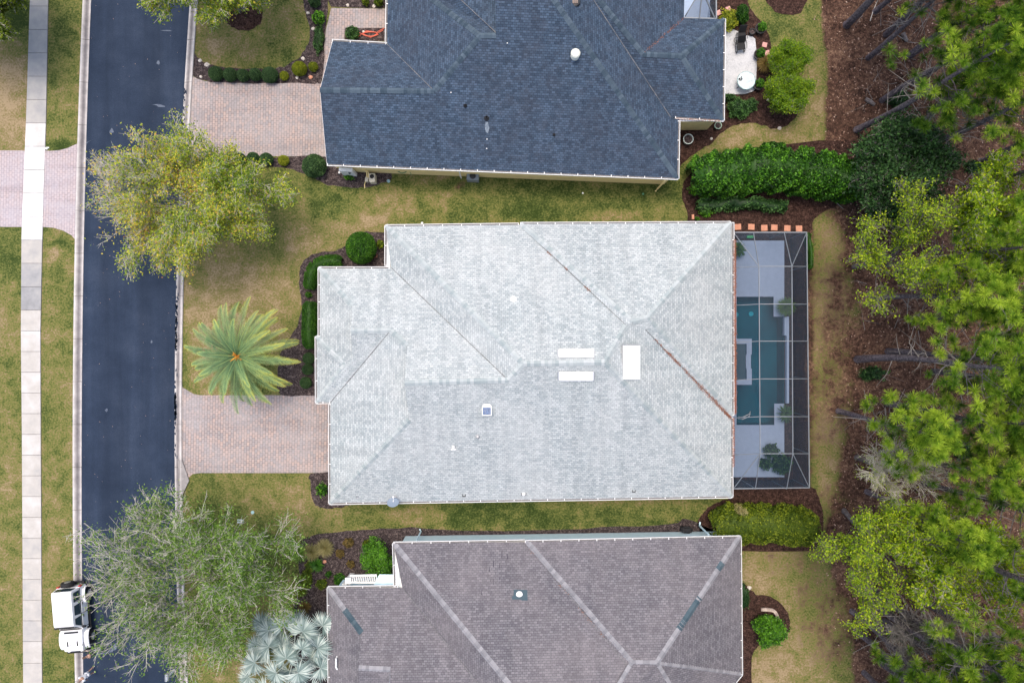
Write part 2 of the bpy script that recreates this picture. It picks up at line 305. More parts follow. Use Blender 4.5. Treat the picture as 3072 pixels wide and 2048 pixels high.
# ground material: dryness of the grass and leaf litter come from the sheet's own attributes
def ground_mat():
    m, t, N, L, B = newmat('lawn_and_litter'); c = worldpos(N)
    ad = N.new('ShaderNodeAttribute'); ad.attribute_name = 'dry'; al = N.new('ShaderNodeAttribute'); al.attribute_name = 'litter'
    n1 = nz(N, L, 7.5, 5, 0.8, c).outputs[0]; n2 = nz(N, L, 1.1, 4, 0.65, c, 0.4).outputs[0]; n3 = nz(N, L, 0.22, 3, 0.55, c).outputs[0]
    s = lambda v, a: mth(N, L, 'MULTIPLY', mth(N, L, 'SUBTRACT', v, 0.5), a)
    v = mth(N, L, 'ADD', mth(N, L, 'ADD', ad.outputs['Fac'], s(n1, 2.6)), mth(N, L, 'ADD', s(n2, 1.4), s(n3, 0.9)))
    r = ramp(N, [(0.0, (0.030, 0.050, 0.010)), (0.28, (0.082, 0.105, 0.026)), (0.52, (0.155, 0.155, 0.042)), (0.76, (0.205, 0.155, 0.075)), (1.0, (0.31, 0.235, 0.14))]); L.new(v, r.inputs[0])
    n4 = nz(N, L, 4.0, 6, 0.8, c, 0.6).outputs[0]; n5 = nz(N, L, 0.5, 3, 0.6, c).outputs[0]
    lv = mth(N, L, 'ADD', mth(N, L, 'ADD', 0.5, s(n4, 1.5)), mth(N, L, 'ADD', s(n5, 0.7), s(n1, 0.8)))
    r2 = ramp(N, [(0.22, (0.017, 0.010, 0.008)), (0.45, (0.066, 0.035, 0.024)), (0.62, (0.122, 0.068, 0.045)), (0.85, (0.27, 0.17, 0.11))]); L.new(lv, r2.inputs[0])
    mk = mth(N, L, 'ADD', al.outputs['Fac'], mth(N, L, 'ADD', s(n2, 0.8), s(n1, 0.7)))
    rm = ramp(N, [(0.38, (0, 0, 0)), (0.62, (1, 1, 1))]); L.new(mk, rm.inputs[0])
    col = mixc(N, L, rm.outputs[0], r.outputs[0], r2.outputs[0])
    L.new(col, B.inputs['Base Color']); B.inputs['Roughness'].default_value = 0.95; B.inputs['Specular IOR Level'].default_value = 0.15
    bump(N, L, B, n1, 0.8, 0.04)
    return m
M['ground'] = ground_mat()

# ---------------------------------------------------------------- ground, road, kerbs, pavement
def smooth(a, b, x): t = np.clip((x-a)/(b-a), 0, 1); return t*t*(3-2*t)
POOL = (2209, 890, 2352, 1274)       # pool basin in photo pixels at ground level
def build_ground():
    st = 0.35
    xs = np.concatenate([[-900, -300, -120], np.arange(-62, 62.01, st), [120, 300, 900]]); ys = np.concatenate([[-900, -300, -120], np.arange(-44, 44.01, st), [120, 300, 900]])
    X, Y = np.meshgrid(xs, ys); nx, ny = len(xs), len(ys)
    px = X*42 + CX; py = CY - Y*42
    dry = np.full(X.shape, 0.45); lit = np.zeros(X.shape)
    def blob(cx, cy, rx, ry, val, wgt=1.0, arr=None):
        a = dry if arr is None else arr
        k = wgt*np.clip(1.25 - ((px-cx)/rx)**2 - ((py-cy)/ry)**2, 0, 1); a[:] = a*(1-k) + val*k
    # left lawns and verge
    k = px < 260; dry[k] = 0.45
    blob(40, 300, 90, 170, 0.92); blob(30, 40, 70, 60, 0.1); blob(20, 760, 60, 90, 0.25); blob(110, 700, 40, 40, 0.1, 0.7); blob(200, 80, 50, 120, 0.28); blob(200, 300, 40, 120, 0.5)
    blob(180, 438, 60, 22, 0.08); blob(20, 1050, 40, 160, 0.62); blob(190, 745, 60, 40, 0.12); blob(165, 755, 30, 22, 0.85); blob(20, 1500, 60, 400, 0.52); blob(190, 1500, 60, 500, 0.5)
    # front lawns
    blob(740, 110, 170, 110, 0.55); blob(850, 150, 70, 60, 0.4); blob(640, 150, 50, 40, 0.7)
    blob(720, 900, 190, 210, 0.74); blob(620, 1050, 60, 160, 0.8); blob(950, 640, 200, 110, 0.55); blob(900, 720, 80, 70, 0.62)
    blob(985, 615, 70, 45, 0.12); blob(880, 560, 120, 40, 0.3); blob(1060, 560, 60, 25, 0.15)
    blob(900, 1500, 130, 90, 0.5); blob(820, 1450, 100, 60, 0.45); blob(880, 1560, 60, 60, 0.66); blob(830, 1820, 60, 110, 0.68); blob(720, 2010, 160, 60, 0.72); blob(700, 1650, 180, 160, 0.30)
    # lawn between the upper and middle houses
    blob(1600, 600, 520, 75, 0.20, 0.9); blob(1190, 610, 70, 55, 0.74); blob(1120, 660, 50, 18, 0.8); blob(1330, 590, 60, 60, 0.5); blob(1460, 600, 90, 45, 0.42); blob(1330, 555, 50, 18, 0.15)
    blob(1850, 645, 110, 18, 0.58); blob(1700, 560, 100, 25, 0.25); blob(2000, 590, 60, 60, 0.33); blob(1560, 640, 70, 25, 0.12)
    # lawn between the middle and lower houses
    blob(1600, 1545, 620, 45, 0.18, 0.95); blob(1230, 1545, 120, 34, 0.62); blob(1150, 1520, 60, 22, 0.4); blob(1640, 1515, 60, 14, 0.4); blob(1420, 1540, 60, 40, 0.15)
    # rear garden strip
    blob(2400, 230, 90, 260, 0.50); blob(2330, 60, 60, 60, 0.22); blob(2440, 330, 40, 140, 0.66); blob(2270, 410, 190, 50, 0.62); blob(2150, 500, 90, 40, 0.35)
    blob(2490, 1050, 70, 480, 0.80); blob(2350, 1760, 130, 160, 0.66); blob(2420, 1900, 120, 200, 0.72); blob(2300, 2020, 90, 80, 0.86)
    # leaf litter: the wood's floor on the right
    edge = np.interp(py, [-400, 60, 200, 450, 600, 760, 950, 1040, 1200, 1450, 1600, 1750, 1900, 2048, 2500], [2455, 2462, 2480, 2472, 2480, 2545, 2580, 2550, 2560, 2510, 2470, 2500, 2545, 2560, 2560])
    lit = np.maximum(lit, smooth(-26, 30, px - edge))
    lit = np.maximum(lit, 0.92*smooth(0, 1, 1.25 - ((px-2440)/60)**2 - ((py-1010)/620)**2)*smooth(2452, 2425, px)*0.9)
    for cx, cy, rx, ry, v in ((2515, 1000, 80, 430, 0.72), (2460, 850, 45, 220, .50), (2460, 1250, 45, 180, .56), (2480, 620, 60, 60, .6), (2330, 1690, 110, 60, .48), (2440, 1830, 70, 230, .52), (2330, 2000, 90, 70, .38), (2440, 330, 20, 200, .35), (2500, 1900, 70, 160, .52), (2400, 1720, 50, 80, .42), (2530, 1880, 60, 140, .5), (2240, 1850, 40, 160, .4), (2490, 1500, 120, 70, 0.55), (2490, 720, 50, 90, 0.38), (1385, 555, 30, 25, 0.6), (1160, 540, 60, 16, 0.5), (2440, 1700, 40, 120, 0.4), (2460, 1350, 40, 120, 0.4), (2000, 545, 40, 14, 0.5)):
        blob(cx, cy, rx, ry, v, 0.8, lit)
    i, j = np.meshgrid(np.arange(nx-1), np.arange(ny-1)); a = (j*nx + i).ravel()
    F = np.stack([a, a+1, a+1+nx, a+nx], 1)
    cxp = (px.ravel()[F].mean(1)); cyp = (py.ravel()[F].mean(1))
    keep = ~((cxp > POOL[0]-14) & (cxp < POOL[2]+12) & (cyp > POOL[1]-12) & (cyp < POOL[3]+12))
    Z = np.zeros(X.shape)
    o = nmesh('ground', np.stack([X, Y, Z], -1).reshape(-1, 3), F[keep], M['ground'])
    for nme, arr in (('dry', dry), ('litter', lit)):
        at = o.data.attributes.new(nme, 'FLOAT', 'POINT'); at.data.foreach_set('value', arr.ravel().astype(np.float32))
    o['kind'] = 'structure'
build_ground()
def quad(ys, xs): c = np.polyfit(ys, xs, 2); return lambda y: float(np.polyval(c, y))
LKo = quad([0, 700, 1300, 2048], [250, 229, 219, 228]); LKi = quad([0, 700, 1300, 2048], [273, 254, 244, 251])
RKi = quad([200, 400, 830, 1300, 2048], [556, 548, 528, 525, 541]); RKo = quad([200, 400, 830, 1300, 2048], [580, 570, 551, 547, 565])
SWl = lambda y: float(np.interp(y, [-600, 0, 350, 700, 1000, 1300, 2048, 2600], [112, 91, 80, 66, 64, 67, 71, 75])); SWr = lambda y: float(np.interp(y, [-600, 0, 350, 700, 1000, 1300, 2048, 2600], [164, 145, 139, 128, 122, 123, 127, 131]))
def strip(name, fa, fb, z, m, y0=-560, y1=2620, step=40):
    ys = list(range(y0, y1+1, step)); mb = MB(); vs = []
    for y in ys: vs += [(*G(fa(y), y), z), (*G(fb(y), y), z)]
    mb.add(vs, [(2*i, 2*i+2, 2*i+3, 2*i+1) for i in range(len(ys)-1)])
    o = mb.build(name, m); o['kind'] = 'structure'; return o
strip('road', lambda y: LKi(y)-3, lambda y: RKi(y)+3, 0.012, M['road'])
def kerb(fo, fi, nm):
    """rolled concrete kerb: flat pan beside the road, dirty channel, rounded back"""
    prof = [(0.0, 0.0, 0.9), (0.0, 0.10, 0.9), (0.10, 0.125, 0.95), (0.30, 0.10, 0.62), (0.52, 0.045, 0.22), (0.74, 0.022, 0.45), (0.86, 0.024, 0.8), (1.0, 0.026, 0.9), (1.0, 0.0, 0.9)]
    ys = list(range(-560, 2621, 26)); mb = MB(); n = len(prof); rnd = random.Random(3)
    for seg in range(len(ys)-1):
        for q in range(n-1):
            pass
    vs = []; ts = []
    for y in ys:
        dirt = rnd.uniform(-0.08, 0.08)
        for u, z, t in prof: vs.append((*G(fo(y)*(1-u) + fi(y)*u, y), z)); ts.append(t + dirt)
    F = [(i*n+q, (i+1)*n+q, (i+1)*n+q+1, i*n+q+1) for i in range(len(ys)-1) for q in range(n-1)]
    o = nmesh(nm, vs, F, M['kerb'], tint=ts); o['kind'] = 'structure'
    # expansion joints
    mb = MB(); y = -520
    while y < 2600:
        mb.bar((*G(fo(y), y), 0.128), (*G(fi(y), y), 0.03), 0.025, 0.012); y += 128
    j = mb.build('joint', M['joint'], o)
kerb(LKo, LKi, 'kerb_left'); kerb(RKo, RKi, 'kerb_right')
# tar crumbs along the right kerb
def crumbs():
    r = random.Random(8); mb = MB()
    for i in range(260):
        y = r.choice([r.uniform(890, 1050), r.uniform(1180, 1260), r.uniform(250, 500), r.uniform(700, 1400)]); x = RKi(y) + abs(r.gauss(0, 3.2))
        gx, gy = G(x, y); s = r.uniform(0.02, 0.07); a = r.uniform(0, 3)
        mb.add([(gx + s*math.cos(a+k*1.26)*r.uniform(.6, 1.2), gy + s*2.2*math.sin(a+k*1.26), 0.034) for k in range(5)], [tuple(range(5))])
    o = mb.build('tar_crumbs', M['road']); o['kind'] = 'stuff'; tag(o, 'dark tar crumbs spilled onto the concrete kerb pan', 'tar crumbs')
crumbs()
# pavement slabs
def pavement():
    mb = MB(); r = random.Random(5); y = -540.0
    cols = [(-600, 0.42), (0, 0.36), (200, 0.30), (215, 0.45), (350, 0.78), (420, 0.86), (560, 0.98), (700, 0.92), (712, 0.50), (775, 0.30), (815, 0.24), (917, 0.62), (1300, 0.60), (1345, 0.56), (1600, 0.50), (2048, 0.58)]
    while y < 2600:
        st = 70 if y < 900 else (62 if y < 1900 else 65); y2 = y + st; g = 0.6
        t = [c for yy, c in cols if yy <= y + 20][-1] + r.uniform(-0.05, 0.05)
        a, b, c, d = G(SWl(y+g), y+g), G(SWr(y+g), y+g), G(SWr(y2-g), y2-g), G(SWl(y2-g), y2-g)
        V = [(*p, 0.05) for p in (a, b, c, d)] + [(*p, 0.0) for p in (a, b, c, d)]
        mb.add(V, [(3, 2, 1, 0), (0, 1, 5, 4), (1, 2, 6, 5), (2, 3, 7, 6), (3, 0, 4, 7)], t); y = y2
    o = mb.build('sidewalk', M['walk']); o['kind'] = 'structure'
    strip('sidewalk_joints', lambda y: SWl(y)-1.2, lambda y: SWr(y)+1.2, 0.006, M['joint'])
pavement()
# driveways and paths
sheet('driveway_far', [(-400, 450), (64, 452), (SWl(460), 453), (SWl(679), 681), (-400, 679)], 0.016, M['paver2'])
sheet('driveway_apron', [(SWr(452), 452), (150, 453), (180, 451), (205, 444), (222, 436), (LKo(430)+1, 430), (LKo(720)+1, 722), (215, 706), (190, 692), (160, 683), (SWr(682), 681)], 0.016, M['paver2'])
sheet('driveway_upper', [(RKo(225)-1, 228), (590, 236), (615, 244), (660, 248), (1010, 248), (1010, 520), (975, 470), (690, 468), (630, 470), (590, 480), (RKo(500)-1, 505)], 0.016, M['paver'])
sheet('driveway_middle', [(RKo(1160)-1, 1160), (565, 1172), (580, 1181), (600, 1185), (1040, 1185), (1040, 1418), (600, 1418), (578, 1421), (RKo(1440)-1, 1450)], 0.016, M['paver'])
sheet('path_upper', [(994, 25), (1190, 27), (1190, 90), (1035, 86), (1033, 126), (1000, 128), (1000, 240), (967, 245), (972, 150), (978, 90)], 0.016, M['paver'])
sheet('paver_pad', [(2190, 1812), (2256, 1813), (2259, 1868), (2256, 1896), (2190, 1897)], 0.016, M['paver2'])
# kerb drive apron by the middle drive
sheet('kerb_apron', [(RKi(1378)+12, 1378), (RKo(1378)+1, 1378), (RKo(1378)+10, 1404), (RKo(1400)+22, 1440), (RKi(1500)+16, 1500)], 0.118, M['kerb'], 0.1)
# planting beds
JB = dict(smooth_n=4, jitter=0.035)
sheet('mulch_bed', [(578, 155), (600, 180), (640, 197), (700, 206), (780, 208), (840, 204), (885, 182), (915, 150), (929, 110), (924, 60), (915, 20), (918, -60), (980, -70), (982, 20), (975, 100), (968, 240), (945, 251), (900, 249), (760, 250), (650, 248), (605, 240), (577, 226), (574, 190)], 0.02, M['mulch'], **JB)
sheet('mulch_bed', [(730+58*math.cos(a*.524)+3*math.sin(a*7), 42+50*math.sin(a*.524)) for a in range(12)], 0.02, M['mulch_dark'], **JB)
sheet('mulch_bed', [(640, 470), (760, 474), (975, 470), (1010, 505), (1150, 510), (1175, 520), (1172, 540), (1150, 548), (1114, 560), (1056, 562), (985, 556), (950, 540), (905, 518), (850, 503), (780, 497), (700, 494), (645, 492)], 0.02, M['mulch'], **JB)
sheet('mulch_bed', [(1035, 84), (1160, 86), (1160, 124), (1035, 124)], 0.022, M['mulch'], jitter=0.02)
sheet('mulch_bed', [(990, -60), (1160, -60), (1160, 26), (1060, 24), (995, 22), (982, 0)], 0.021, M['mulch'], jitter=0.02)
sheet('mulch_bed', [(1160, 697), (1110, 694), (1085, 700), (1060, 718), (1038, 738), (1007, 751), (965, 757), (930, 768), (905, 790), (897, 825), (901, 875), (905, 925), (892, 975), (872, 1010), (845, 1050), (835, 1120), (842, 1183), (985, 1184), (1040, 1180), (1060, 860), (1200, 850), (1200, 700)], 0.02, M['mulch'], **JB)
sheet('mulch_bed', [(931, 1420), (1010, 1419), (1050, 1440), (1055, 1500), (1038, 1516), (1005, 1523), (975, 1524), (948, 1516), (936, 1492), (932, 1450)], 0.02, M['mulch'], **JB)
sheet('mulch_bed', [(900, 1629), (915, 1614), (940, 1605), (1019, 1594), (1115, 1586), (1234, 1582), (1425, 1591), (1600, 1590), (1800, 1582), (2010, 1571), (2060, 1556), (2150, 1600), (2150, 1660), (1500, 1680), (1250, 1700), (1250, 1800), (1050, 1850), (1050, 2150), (890, 2150), (872, 2010), (868, 1900), (876, 1850), (893, 1780), (896, 1720), (893, 1660)], 0.02, M['mulch'], **JB)
sheet('mulch_bed', [(2060, 535), (2046, 570), (2052, 612), (2064, 645), (2068, 668), (2150, 690), (2230, 700), (2300, 700), (2425, 698), (2440, 660), (2500, 620), (2600, 600), (2660, 540), (2600, 440), (2500, 420), (2300, 440), (2120, 470)], 0.02, M['mulch_dark'], **JB)
sheet('mulch_bed', [(2100, -60), (2225, -60), (2248, 25), (2284, 67), (2304, 103), (2316, 147), (2324, 205), (2345, 235), (2395, 225), (2406, 262), (2396, 330), (2372, 370), (2329, 387), (2293, 379), (2257, 368), (2212, 375), (2168, 396), (2137, 428), (2092, 455), (2055, 485), (2030, 505), (2000, 500), (2000, 300), (2100, 280)], 0.02, M['mulch_dark'], **JB)
sheet('mulch_bed', [(2296, -60), (2297, 0), (2311, 22), (2346, 42), (2387, 45), (2412, 22), (2420, -60)], 0.02, M['mulch_dark'], **JB)
sheet('mulch_bed', [(2190, 1740), (2226, 1747), (2247, 1760), (2264, 1780), (2313, 1788), (2350, 1817), (2371, 1863), (2363, 1900), (2334, 1917), (2284, 1933), (2259, 1958), (2255, 2011), (2251, 2120), (2190, 2150)], 0.02, M['mulch_dark'], **JB)
sheet('mulch_bed', [(2092, 1572), (2108, 1540), (2125, 1522), (2159, 1503), (2198, 1488), (2200, 1455), (2425, 1458), (2450, 1480), (2470, 1540), (2450, 1640), (2300, 1655), (2130, 1640)], 0.02, M['mulch_dark'], **JB)
sheet('mulch_bed', [(2366, 690), (2415, 692), (2424, 760), (2428, 820), (2420, 900), (2418, 1000), (2412, 1100), (2418, 1200), (2414, 1300), (2424, 1400), (2426, 1470), (2366, 1470)], 0.018, M['mulch_dark'], **JB)
sheet('mulch_bed', [(2150, 1440), (2150, 690), (2200, 690), (2200, 1490)], 0.016, M['mulch_dark'])
# pale stains on the asphalt
M['chalk'] = noisy('pale_scuff', [(0.3, (0.05, 0.065, 0.10)), (0.7, (0.16, 0.19, 0.24))], 6, 6, 0.9, 0.0)
for k, (x, y, rx, ry, a) in enumerate([(500, 93, 18, 2, 0.05), (480, 318, 24, 4, 0.15), (335, 395, 7, 10, 0.3), (320, 1230, 5, 6, 0), (455, 1025, 4, 5, 0), (475, 188, 5, 8, 0), (260, 430, 26, 2, -0.5)]):
    r = random.Random(k); o = sheet('stain', [(x + rx*math.cos(t*.6)*math.cos(a)*r.uniform(.5, 1.1) - ry*math.sin(t*.6)*math.sin(a), y + ry*math.sin(t*.6)*r.uniform(.4, 1.1) + rx*math.cos(t*.6)*math.sin(a)) for t in range(10)], 0.016, M['chalk'])
def specks():
    r = random.Random(12); V = []; F = []; T = []
    for i in range(130):
        y = r.uniform(0, 2048); x = r.uniform(LKi(y)+4, RKi(y)-4); gx, gy = G(x, y); s = r.uniform(0.014, 0.032); a = r.uniform(0, 3)
        b = len(V); V += [(gx + s*math.cos(a+k*1.57)*(1 if k % 2 else .6), gy + s*math.sin(a+k*1.57)*(1 if k % 2 else .6), 0.018 + 0.01*(k % 2)) for k in range(4)]; F.append((b, b+1, b+2, b+3)); T += [r.uniform(0.8, 1)]*4
    o = nmesh('fallen_leaves', V, F, M['litter'], tint=T); tag(o, 'scattered pale dry leaf specks lying on the dark road', 'fallen leaves', kind='stuff')
    # leaf litter of the wood floor
    q = np.random.RandomState(4); n = 22000
    px = q.uniform(2440, 3300, n); py = q.uniform(-250, 2300, n); e = np.interp(py, [-400, 60, 450, 600, 800, 1000, 1450, 1600, 2048], [2455, 2470, 2485, 2500, 2560, 2560, 2530, 2480, 2560])
    k = px > e + q.normal(0, 30, n); px, py = px[k], py[k]; n = len(px)
    x = (px-CX)/42; y = (CY-py)/42; s = q.uniform(0.03, 0.085, n); a = q.uniform(0, 6.28, n); tz = q.uniform(-.5, .5, (n, 2))
    V = np.zeros((n, 4, 3))
    for c in range(4):
        A = a + c*np.pi/2; rr = s*(1.0 if c % 2 else .55); V[:, c, 0] = x + rr*np.cos(A); V[:, c, 1] = y + rr*np.sin(A); V[:, c, 2] = 0.035 + rr*np.cos(A)*tz[:, 0]*.4
    o = nmesh('leaf_litter', V.reshape(-1, 3), np.arange(n*4).reshape(-1, 4), M['litter'], tint=np.repeat(q.beta(1.2, 1.6, n), 4)); tag(o, 'brown fallen leaves covering the floor of the wood', 'leaf litter', kind='stuff')
specks()

# ---------------------------------------------------------------- houses
PITCH = 0.45; EAVE = 2.9
def inset(poly, d):
    n = len(poly); out = []; area = sum(poly[i][0]*poly[(i+1) % n][1] - poly[(i+1) % n][0]*poly[i][1] for i in range(n)); s = 1 if area > 0 else -1
    for i in range(n):
        a, b, c = Vector(poly[i-1]), Vector(poly[i]), Vector(poly[(i+1) % n]); e1 = (b-a).normalized(); e2 = (c-b).normalized()
        n1 = Vector((-e1.y, e1.x))*s; n2 = Vector((-e2.y, e2.x))*s; k = n1 + n2; k = k/max(0.3, k.dot(n1)); out.append(tuple(b + k*d))
    return out
class House:
    def __init__(s, name, label, planes, verts, faces, mats, centre):
        s.root = empty(name, (*G(*centre), 0), 0, label, 'house'); s.o = Vector(s.root.location); s.mats = mats; s.pl = {}
        for k, v in planes.items():
            a, b, ins = v[0], v[1], v[2]; he = v[3] if len(v) > 3 else EAVE
            A, B, I = P(*a, he).xy, P(*b, he).xy, P(*ins, he).xy; d = (B-A).normalized(); n = Vector((-d.y, d.x))
            if n.dot(I-A) < 0: n = -n
            s.pl[k] = (A, n, he)
        s.v = {k: s.on(*v) for k, v in verts.items()}
        mb = MB()
        for plane, names in faces:
            vs = [s.v[q] for q in names]; fs = tuple(range(len(vs)))
            nrm = Vector((0, 0, 0))
            for i in range(len(vs)): nrm += vs[i].cross(vs[(i+1) % len(vs)])
            if nrm.z < 0: fs = fs[::-1]
            n = s.pl[plane][1] if plane in s.pl else Vector((0, 1))
            b = len(mb.f); mb.mi = 0 if plane in s.pl else 1
            mb.add([p - s.o for p in vs], [fs])
            mb.uv[b] = [(vs[i].x*n.y - vs[i].y*n.x + 50, (vs[i].x*n.x + vs[i].y*n.y)*1.1 + 50) for i in fs]
        s.roof = mb.build('roof', [mats[0], mats[2]], s.root)
        s.roof_verts = s.v
    def on(s, pl, px, py, h=None):
        if pl == 'h': return P(px, py, h)
        A, n, he = s.pl[pl]; ab = Vector(((px-CX)/FX, (CY-py)/FX)); k = n.dot(ab)
        h = (he + PITCH*(k*H - n.dot(A)))/(1 + PITCH*k); return P(px, py, h)
    def cap(s, a, b, wd=0.36, t0=0, t1=1, m=None, name='ridge_cap'):
        a, b = (s.v[q] if isinstance(q, str) else q for q in (a, b)); A = a.lerp(b, t0) - s.o; B = a.lerp(b, t1) - s.o
        L = (B-A).length; n = max(1, int(L/0.21)); d = (B-A)/n; x = d.cross(Vector((0, 0, 1))).normalized(); mb = MB(); r = random.Random(int(abs(A.x*100)) + int(abs(A.y*77)))
        dr = 0.24*wd + 0.02
        for i in range(n):
            p = A + d*i; q = A + d*(i+1.12); hi, lo = 0.045, 0.075; w2 = wd/2*r.uniform(.95, 1.05)
            vs = [p - x*w2 + Vector((0, 0, lo-dr)), p + Vector((0, 0, lo)), p + x*w2 + Vector((0, 0, lo-dr)), q - x*w2 + Vector((0, 0, hi-dr)), q + Vector((0, 0, hi)), q + x*w2 + Vector((0, 0, hi-dr))]
            vs += [v - Vector((0, 0, 0.12)) for v in vs[:3]]
            mb.add(vs, [(0, 1, 4, 3), (1, 2, 5, 4), (0, 6, 7, 1), (1, 7, 8, 2)], r.uniform(0.15, 0.85))
        return mb.build(name, m or s.mats[1], s.roof)
    def valley(s, a, b, t0=0, t1=1):
        A, B = s.v[a].lerp(s.v[b], t0) - s.o, s.v[a].lerp(s.v[b], t1) - s.o; z = Vector((0, 0, .03)); r = random.Random(a+b); mb = MB(); n = 14
        for i in range(n): mb.bar(A.lerp(B, i/n) + z, A.lerp(B, (i+1)/n) + z, r.uniform(.02, .045), .02)
        return mb.build('valley_line', M['valley_dark'], s.roof)  # thin dark strip laid along the valley
    def walls(s, outline, he=EAVE, d=0.29):
        """outline: eave corners in photo pixels"""
        pts = inset([tuple(P(*p, he).xy) for p in outline], d); n = len(pts); mb = MB()
        V = [(x - s.o.x, y - s.o.y, 0) for x, y in pts] + [(x - s.o.x, y - s.o.y, he - 0.02) for x, y in pts]
        mb.add(V, [(i, (i+1) % n, n + (i+1) % n, n + i) for i in range(n)])
        s.wall = mb.build('wall', s.mats[2], s.root)
        sp = inset([tuple(P(*p, he).xy) for p in outline], 0.03); mb = MB(); mb.add([(x - s.o.x, y - s.o.y, he - 0.14) for x, y in sp], [tuple(range(n))]); mb.build('soffit', M['white'], s.root)
        return pts
    def gutter(s, a, b, he=EAVE, ticks=True, out=0.10, open_=True):
        """gutter along an eave between two pixel points; outward is away from the house root"""
        A, B = P(*a, he) - s.o, P(*b, he) - s.o; d = (B-A).normalized(); x = d.cross(Vector((0, 0, 1)))
        mid = (A+B)/2
        return A, B, d, x
    def gut(s, a, b, inside, he=EAVE, m=None):
        A, B, d, x = s.gutter(a, b, he); I = P(*inside, he) - s.o
        if x.dot(I-A) > 0: x = -x
        z = Vector((0, 0, 1)); mb = MB(); m = m or M['white']
        mb.mi = 0
        mb.bar(A + x*0.055 + z*0.0, B + x*0.055 + z*0.0, 0.030, 0.12)       # front lip
        mb.bar(A - x*0.055 - z*0.10, B - x*0.055 - z*0.10, 0.02, 0.12)       # back
        mb.mi = 1; mb.bar(A - x*0.01 + z*0.022, B - x*0.01 + z*0.022, 0.085, 0.012)
        mb.mi = 0; L = (B-A).length; n = max(2, int(L/1.12))
        for i in range(n+1):
            p = A.lerp(B, min(0.998, max(0.002, i/n))); mb.bar(p - x*0.09 + z*0.05, p + x*0.065 + z*0.05, 0.045, 0.02)
        return mb.build('gutter', [m, M['trough']], s.root)
    def pipe(s, px, py, r=0.06, h=0.35, plane='S', m=None, name='vent_pipe', parent=None, collar=True):
        p = s.on(plane, px, py) - s.o; mb = MB()
        if collar: mb.lathe((p.x, p.y, p.z), [(r*2.4, -0.02), (r*2.4, 0.035), (r*1.3, 0.10)], 14)
        mb.lathe((p.x, p.y, p.z - 0.05), [(r, 0), (r, h), (r*0.78, h), (r*0.78, h-0.12)], 14, cap=False)
        return mb.build(name, m or M['metal'], s.roof)

M['valley_dark'] = plain('dark_valley_grey', (0.16, 0.16, 0.165), 0.8, 0.4, scale=6)
# --- middle house
mid = House('house', 'pale grey shingled house in the centre, between the two darker roofs', dict(
    N=((1157, 677), (1555, 672), (1300, 900)), S=((989, 1510), (2196, 1490), (1500, 1300)), E=((2196, 1250), (2196, 1490), (1900, 1300)), W=((1157, 677), (1160, 795), (1300, 750)),
    NL=((957, 803), (1168, 803), (1000, 900)), WK=((957, 803), (957, 1008), (1000, 900)), WL=((989, 1210), (989, 1510), (1100, 1300)),
    NR=((1560, 670), (2190, 667), (1900, 900), 3.05), ER=((2199, 667), (2199, 1247), (1900, 900), 3.05), SR=((1560, 1500), (2190, 1500), (1900, 900), 3.05)), dict(
    a=('N', 1157, 677), b=('N', 1557, 675), c=('NR', 1562, 671), d=('NR', 2194, 667), hr=('NR', 1897, 965), hr2=('NR', 1943, 953), e=('ER', 2199, 1246),
    v2=('N', 1878, 975), v3=('E', 2192, 1252), v4=('E', 1936, 988), m1=('N', 1570, 1091), m2=('N', 1815, 1087), f=('S', 2196, 1490), g=('S', 989, 1510),
    s1=('S', 1228, 1260), s2=('S', 1214, 1149), s3=('S', 1525, 1140), w1=('NL', 1172, 801), n0=('NL', 957, 803), k0=('NL', 1053, 993), k1=('NL', 1172, 991), k2=('WL', 1221, 1037), k3=('NL', 1056, 917),
    k4=('WK', 1058, 1080), k5=('WK', 1036, 1093), b0=('WK', 957, 1008), b1=('h', 948, 1009, EAVE), b2=('h', 949, 1208, EAVE), w2=('WL', 989, 1210)), [
    ('N', 'a b v2 m2 m1'.split()), ('E', 'm2 v2 v4 v3 f'.split()), ('NR', 'c d hr2 hr'.split()), ('ER', 'd e hr2'.split()), ('W', 'b c hr v2'.split()), ('S', 'hr2 e v3 v4'.split()), ('S', 'hr hr2 v4 v2'.split()),
    ('S', 'f g s1 s2 s3 m1 m2'.split()), ('W', 'a m1 s3 w1'.split()), ('NL', 'n0 w1 s3 s2 k2 k1 k0 k3'.split()), ('gable', 'k2 s2 s1'.split()), ('WL', 'g s1 k2 k1 w2'.split()),
    ('WK', 'n0 k3 k4 k5 b0'.split()), ('gable', 'k3 k0 k4'.split()), ('S', 'k0 k1 w2 b2 k5 k4'.split()), ('WK', 'b1 k5 b2'.split()), ('WK', 'b0 k5 b1'.split())],
    (M['roof_mid'], M['cap_mid'], M['beige']), (1600, 1090))
for q in ('a m1', 'm1 m2', 'm2 v2', 'm2 f', 'c hr', 'd hr2', 'hr2 e', 's3 m1', 's2 s3', 's1 g', 'k2 k1', 'k1 k0', 'n0 k3', 'b1 k5', 'b2 k5', 'hr hr2'): mid.cap(*q.split())
for q in ('w1 s3', 'b v2', 'k1 w2', 'v4 v3'): mid.valley(*q.split())
mo = [(1157, 677), (2196, 669), (2196, 1490), (989, 1510), (989, 1209), (953, 1209), (953, 1008), (957, 803), (1157, 803)]
mid.walls(mo)
I = (1500, 1100)
for a, b in (((1157, 677), (1556, 672)), ((989, 1510), (2196, 1490)), ((1157, 677), (1157, 797)), ((957, 803), (1168, 803)), ((957, 803), (957, 1008)), ((948, 1009), (949, 1208)), ((989, 1212), (989, 1510))): mid.gut(a, b, I)
mid.gut((949, 1208), (990, 1207), I); mid.gut((1560, 670), (2192, 667), I, 3.05); mid.gut((2199, 667), (2199, 1246), I, 3.05); mid.gut((2196, 1252), (2196, 1490), I)
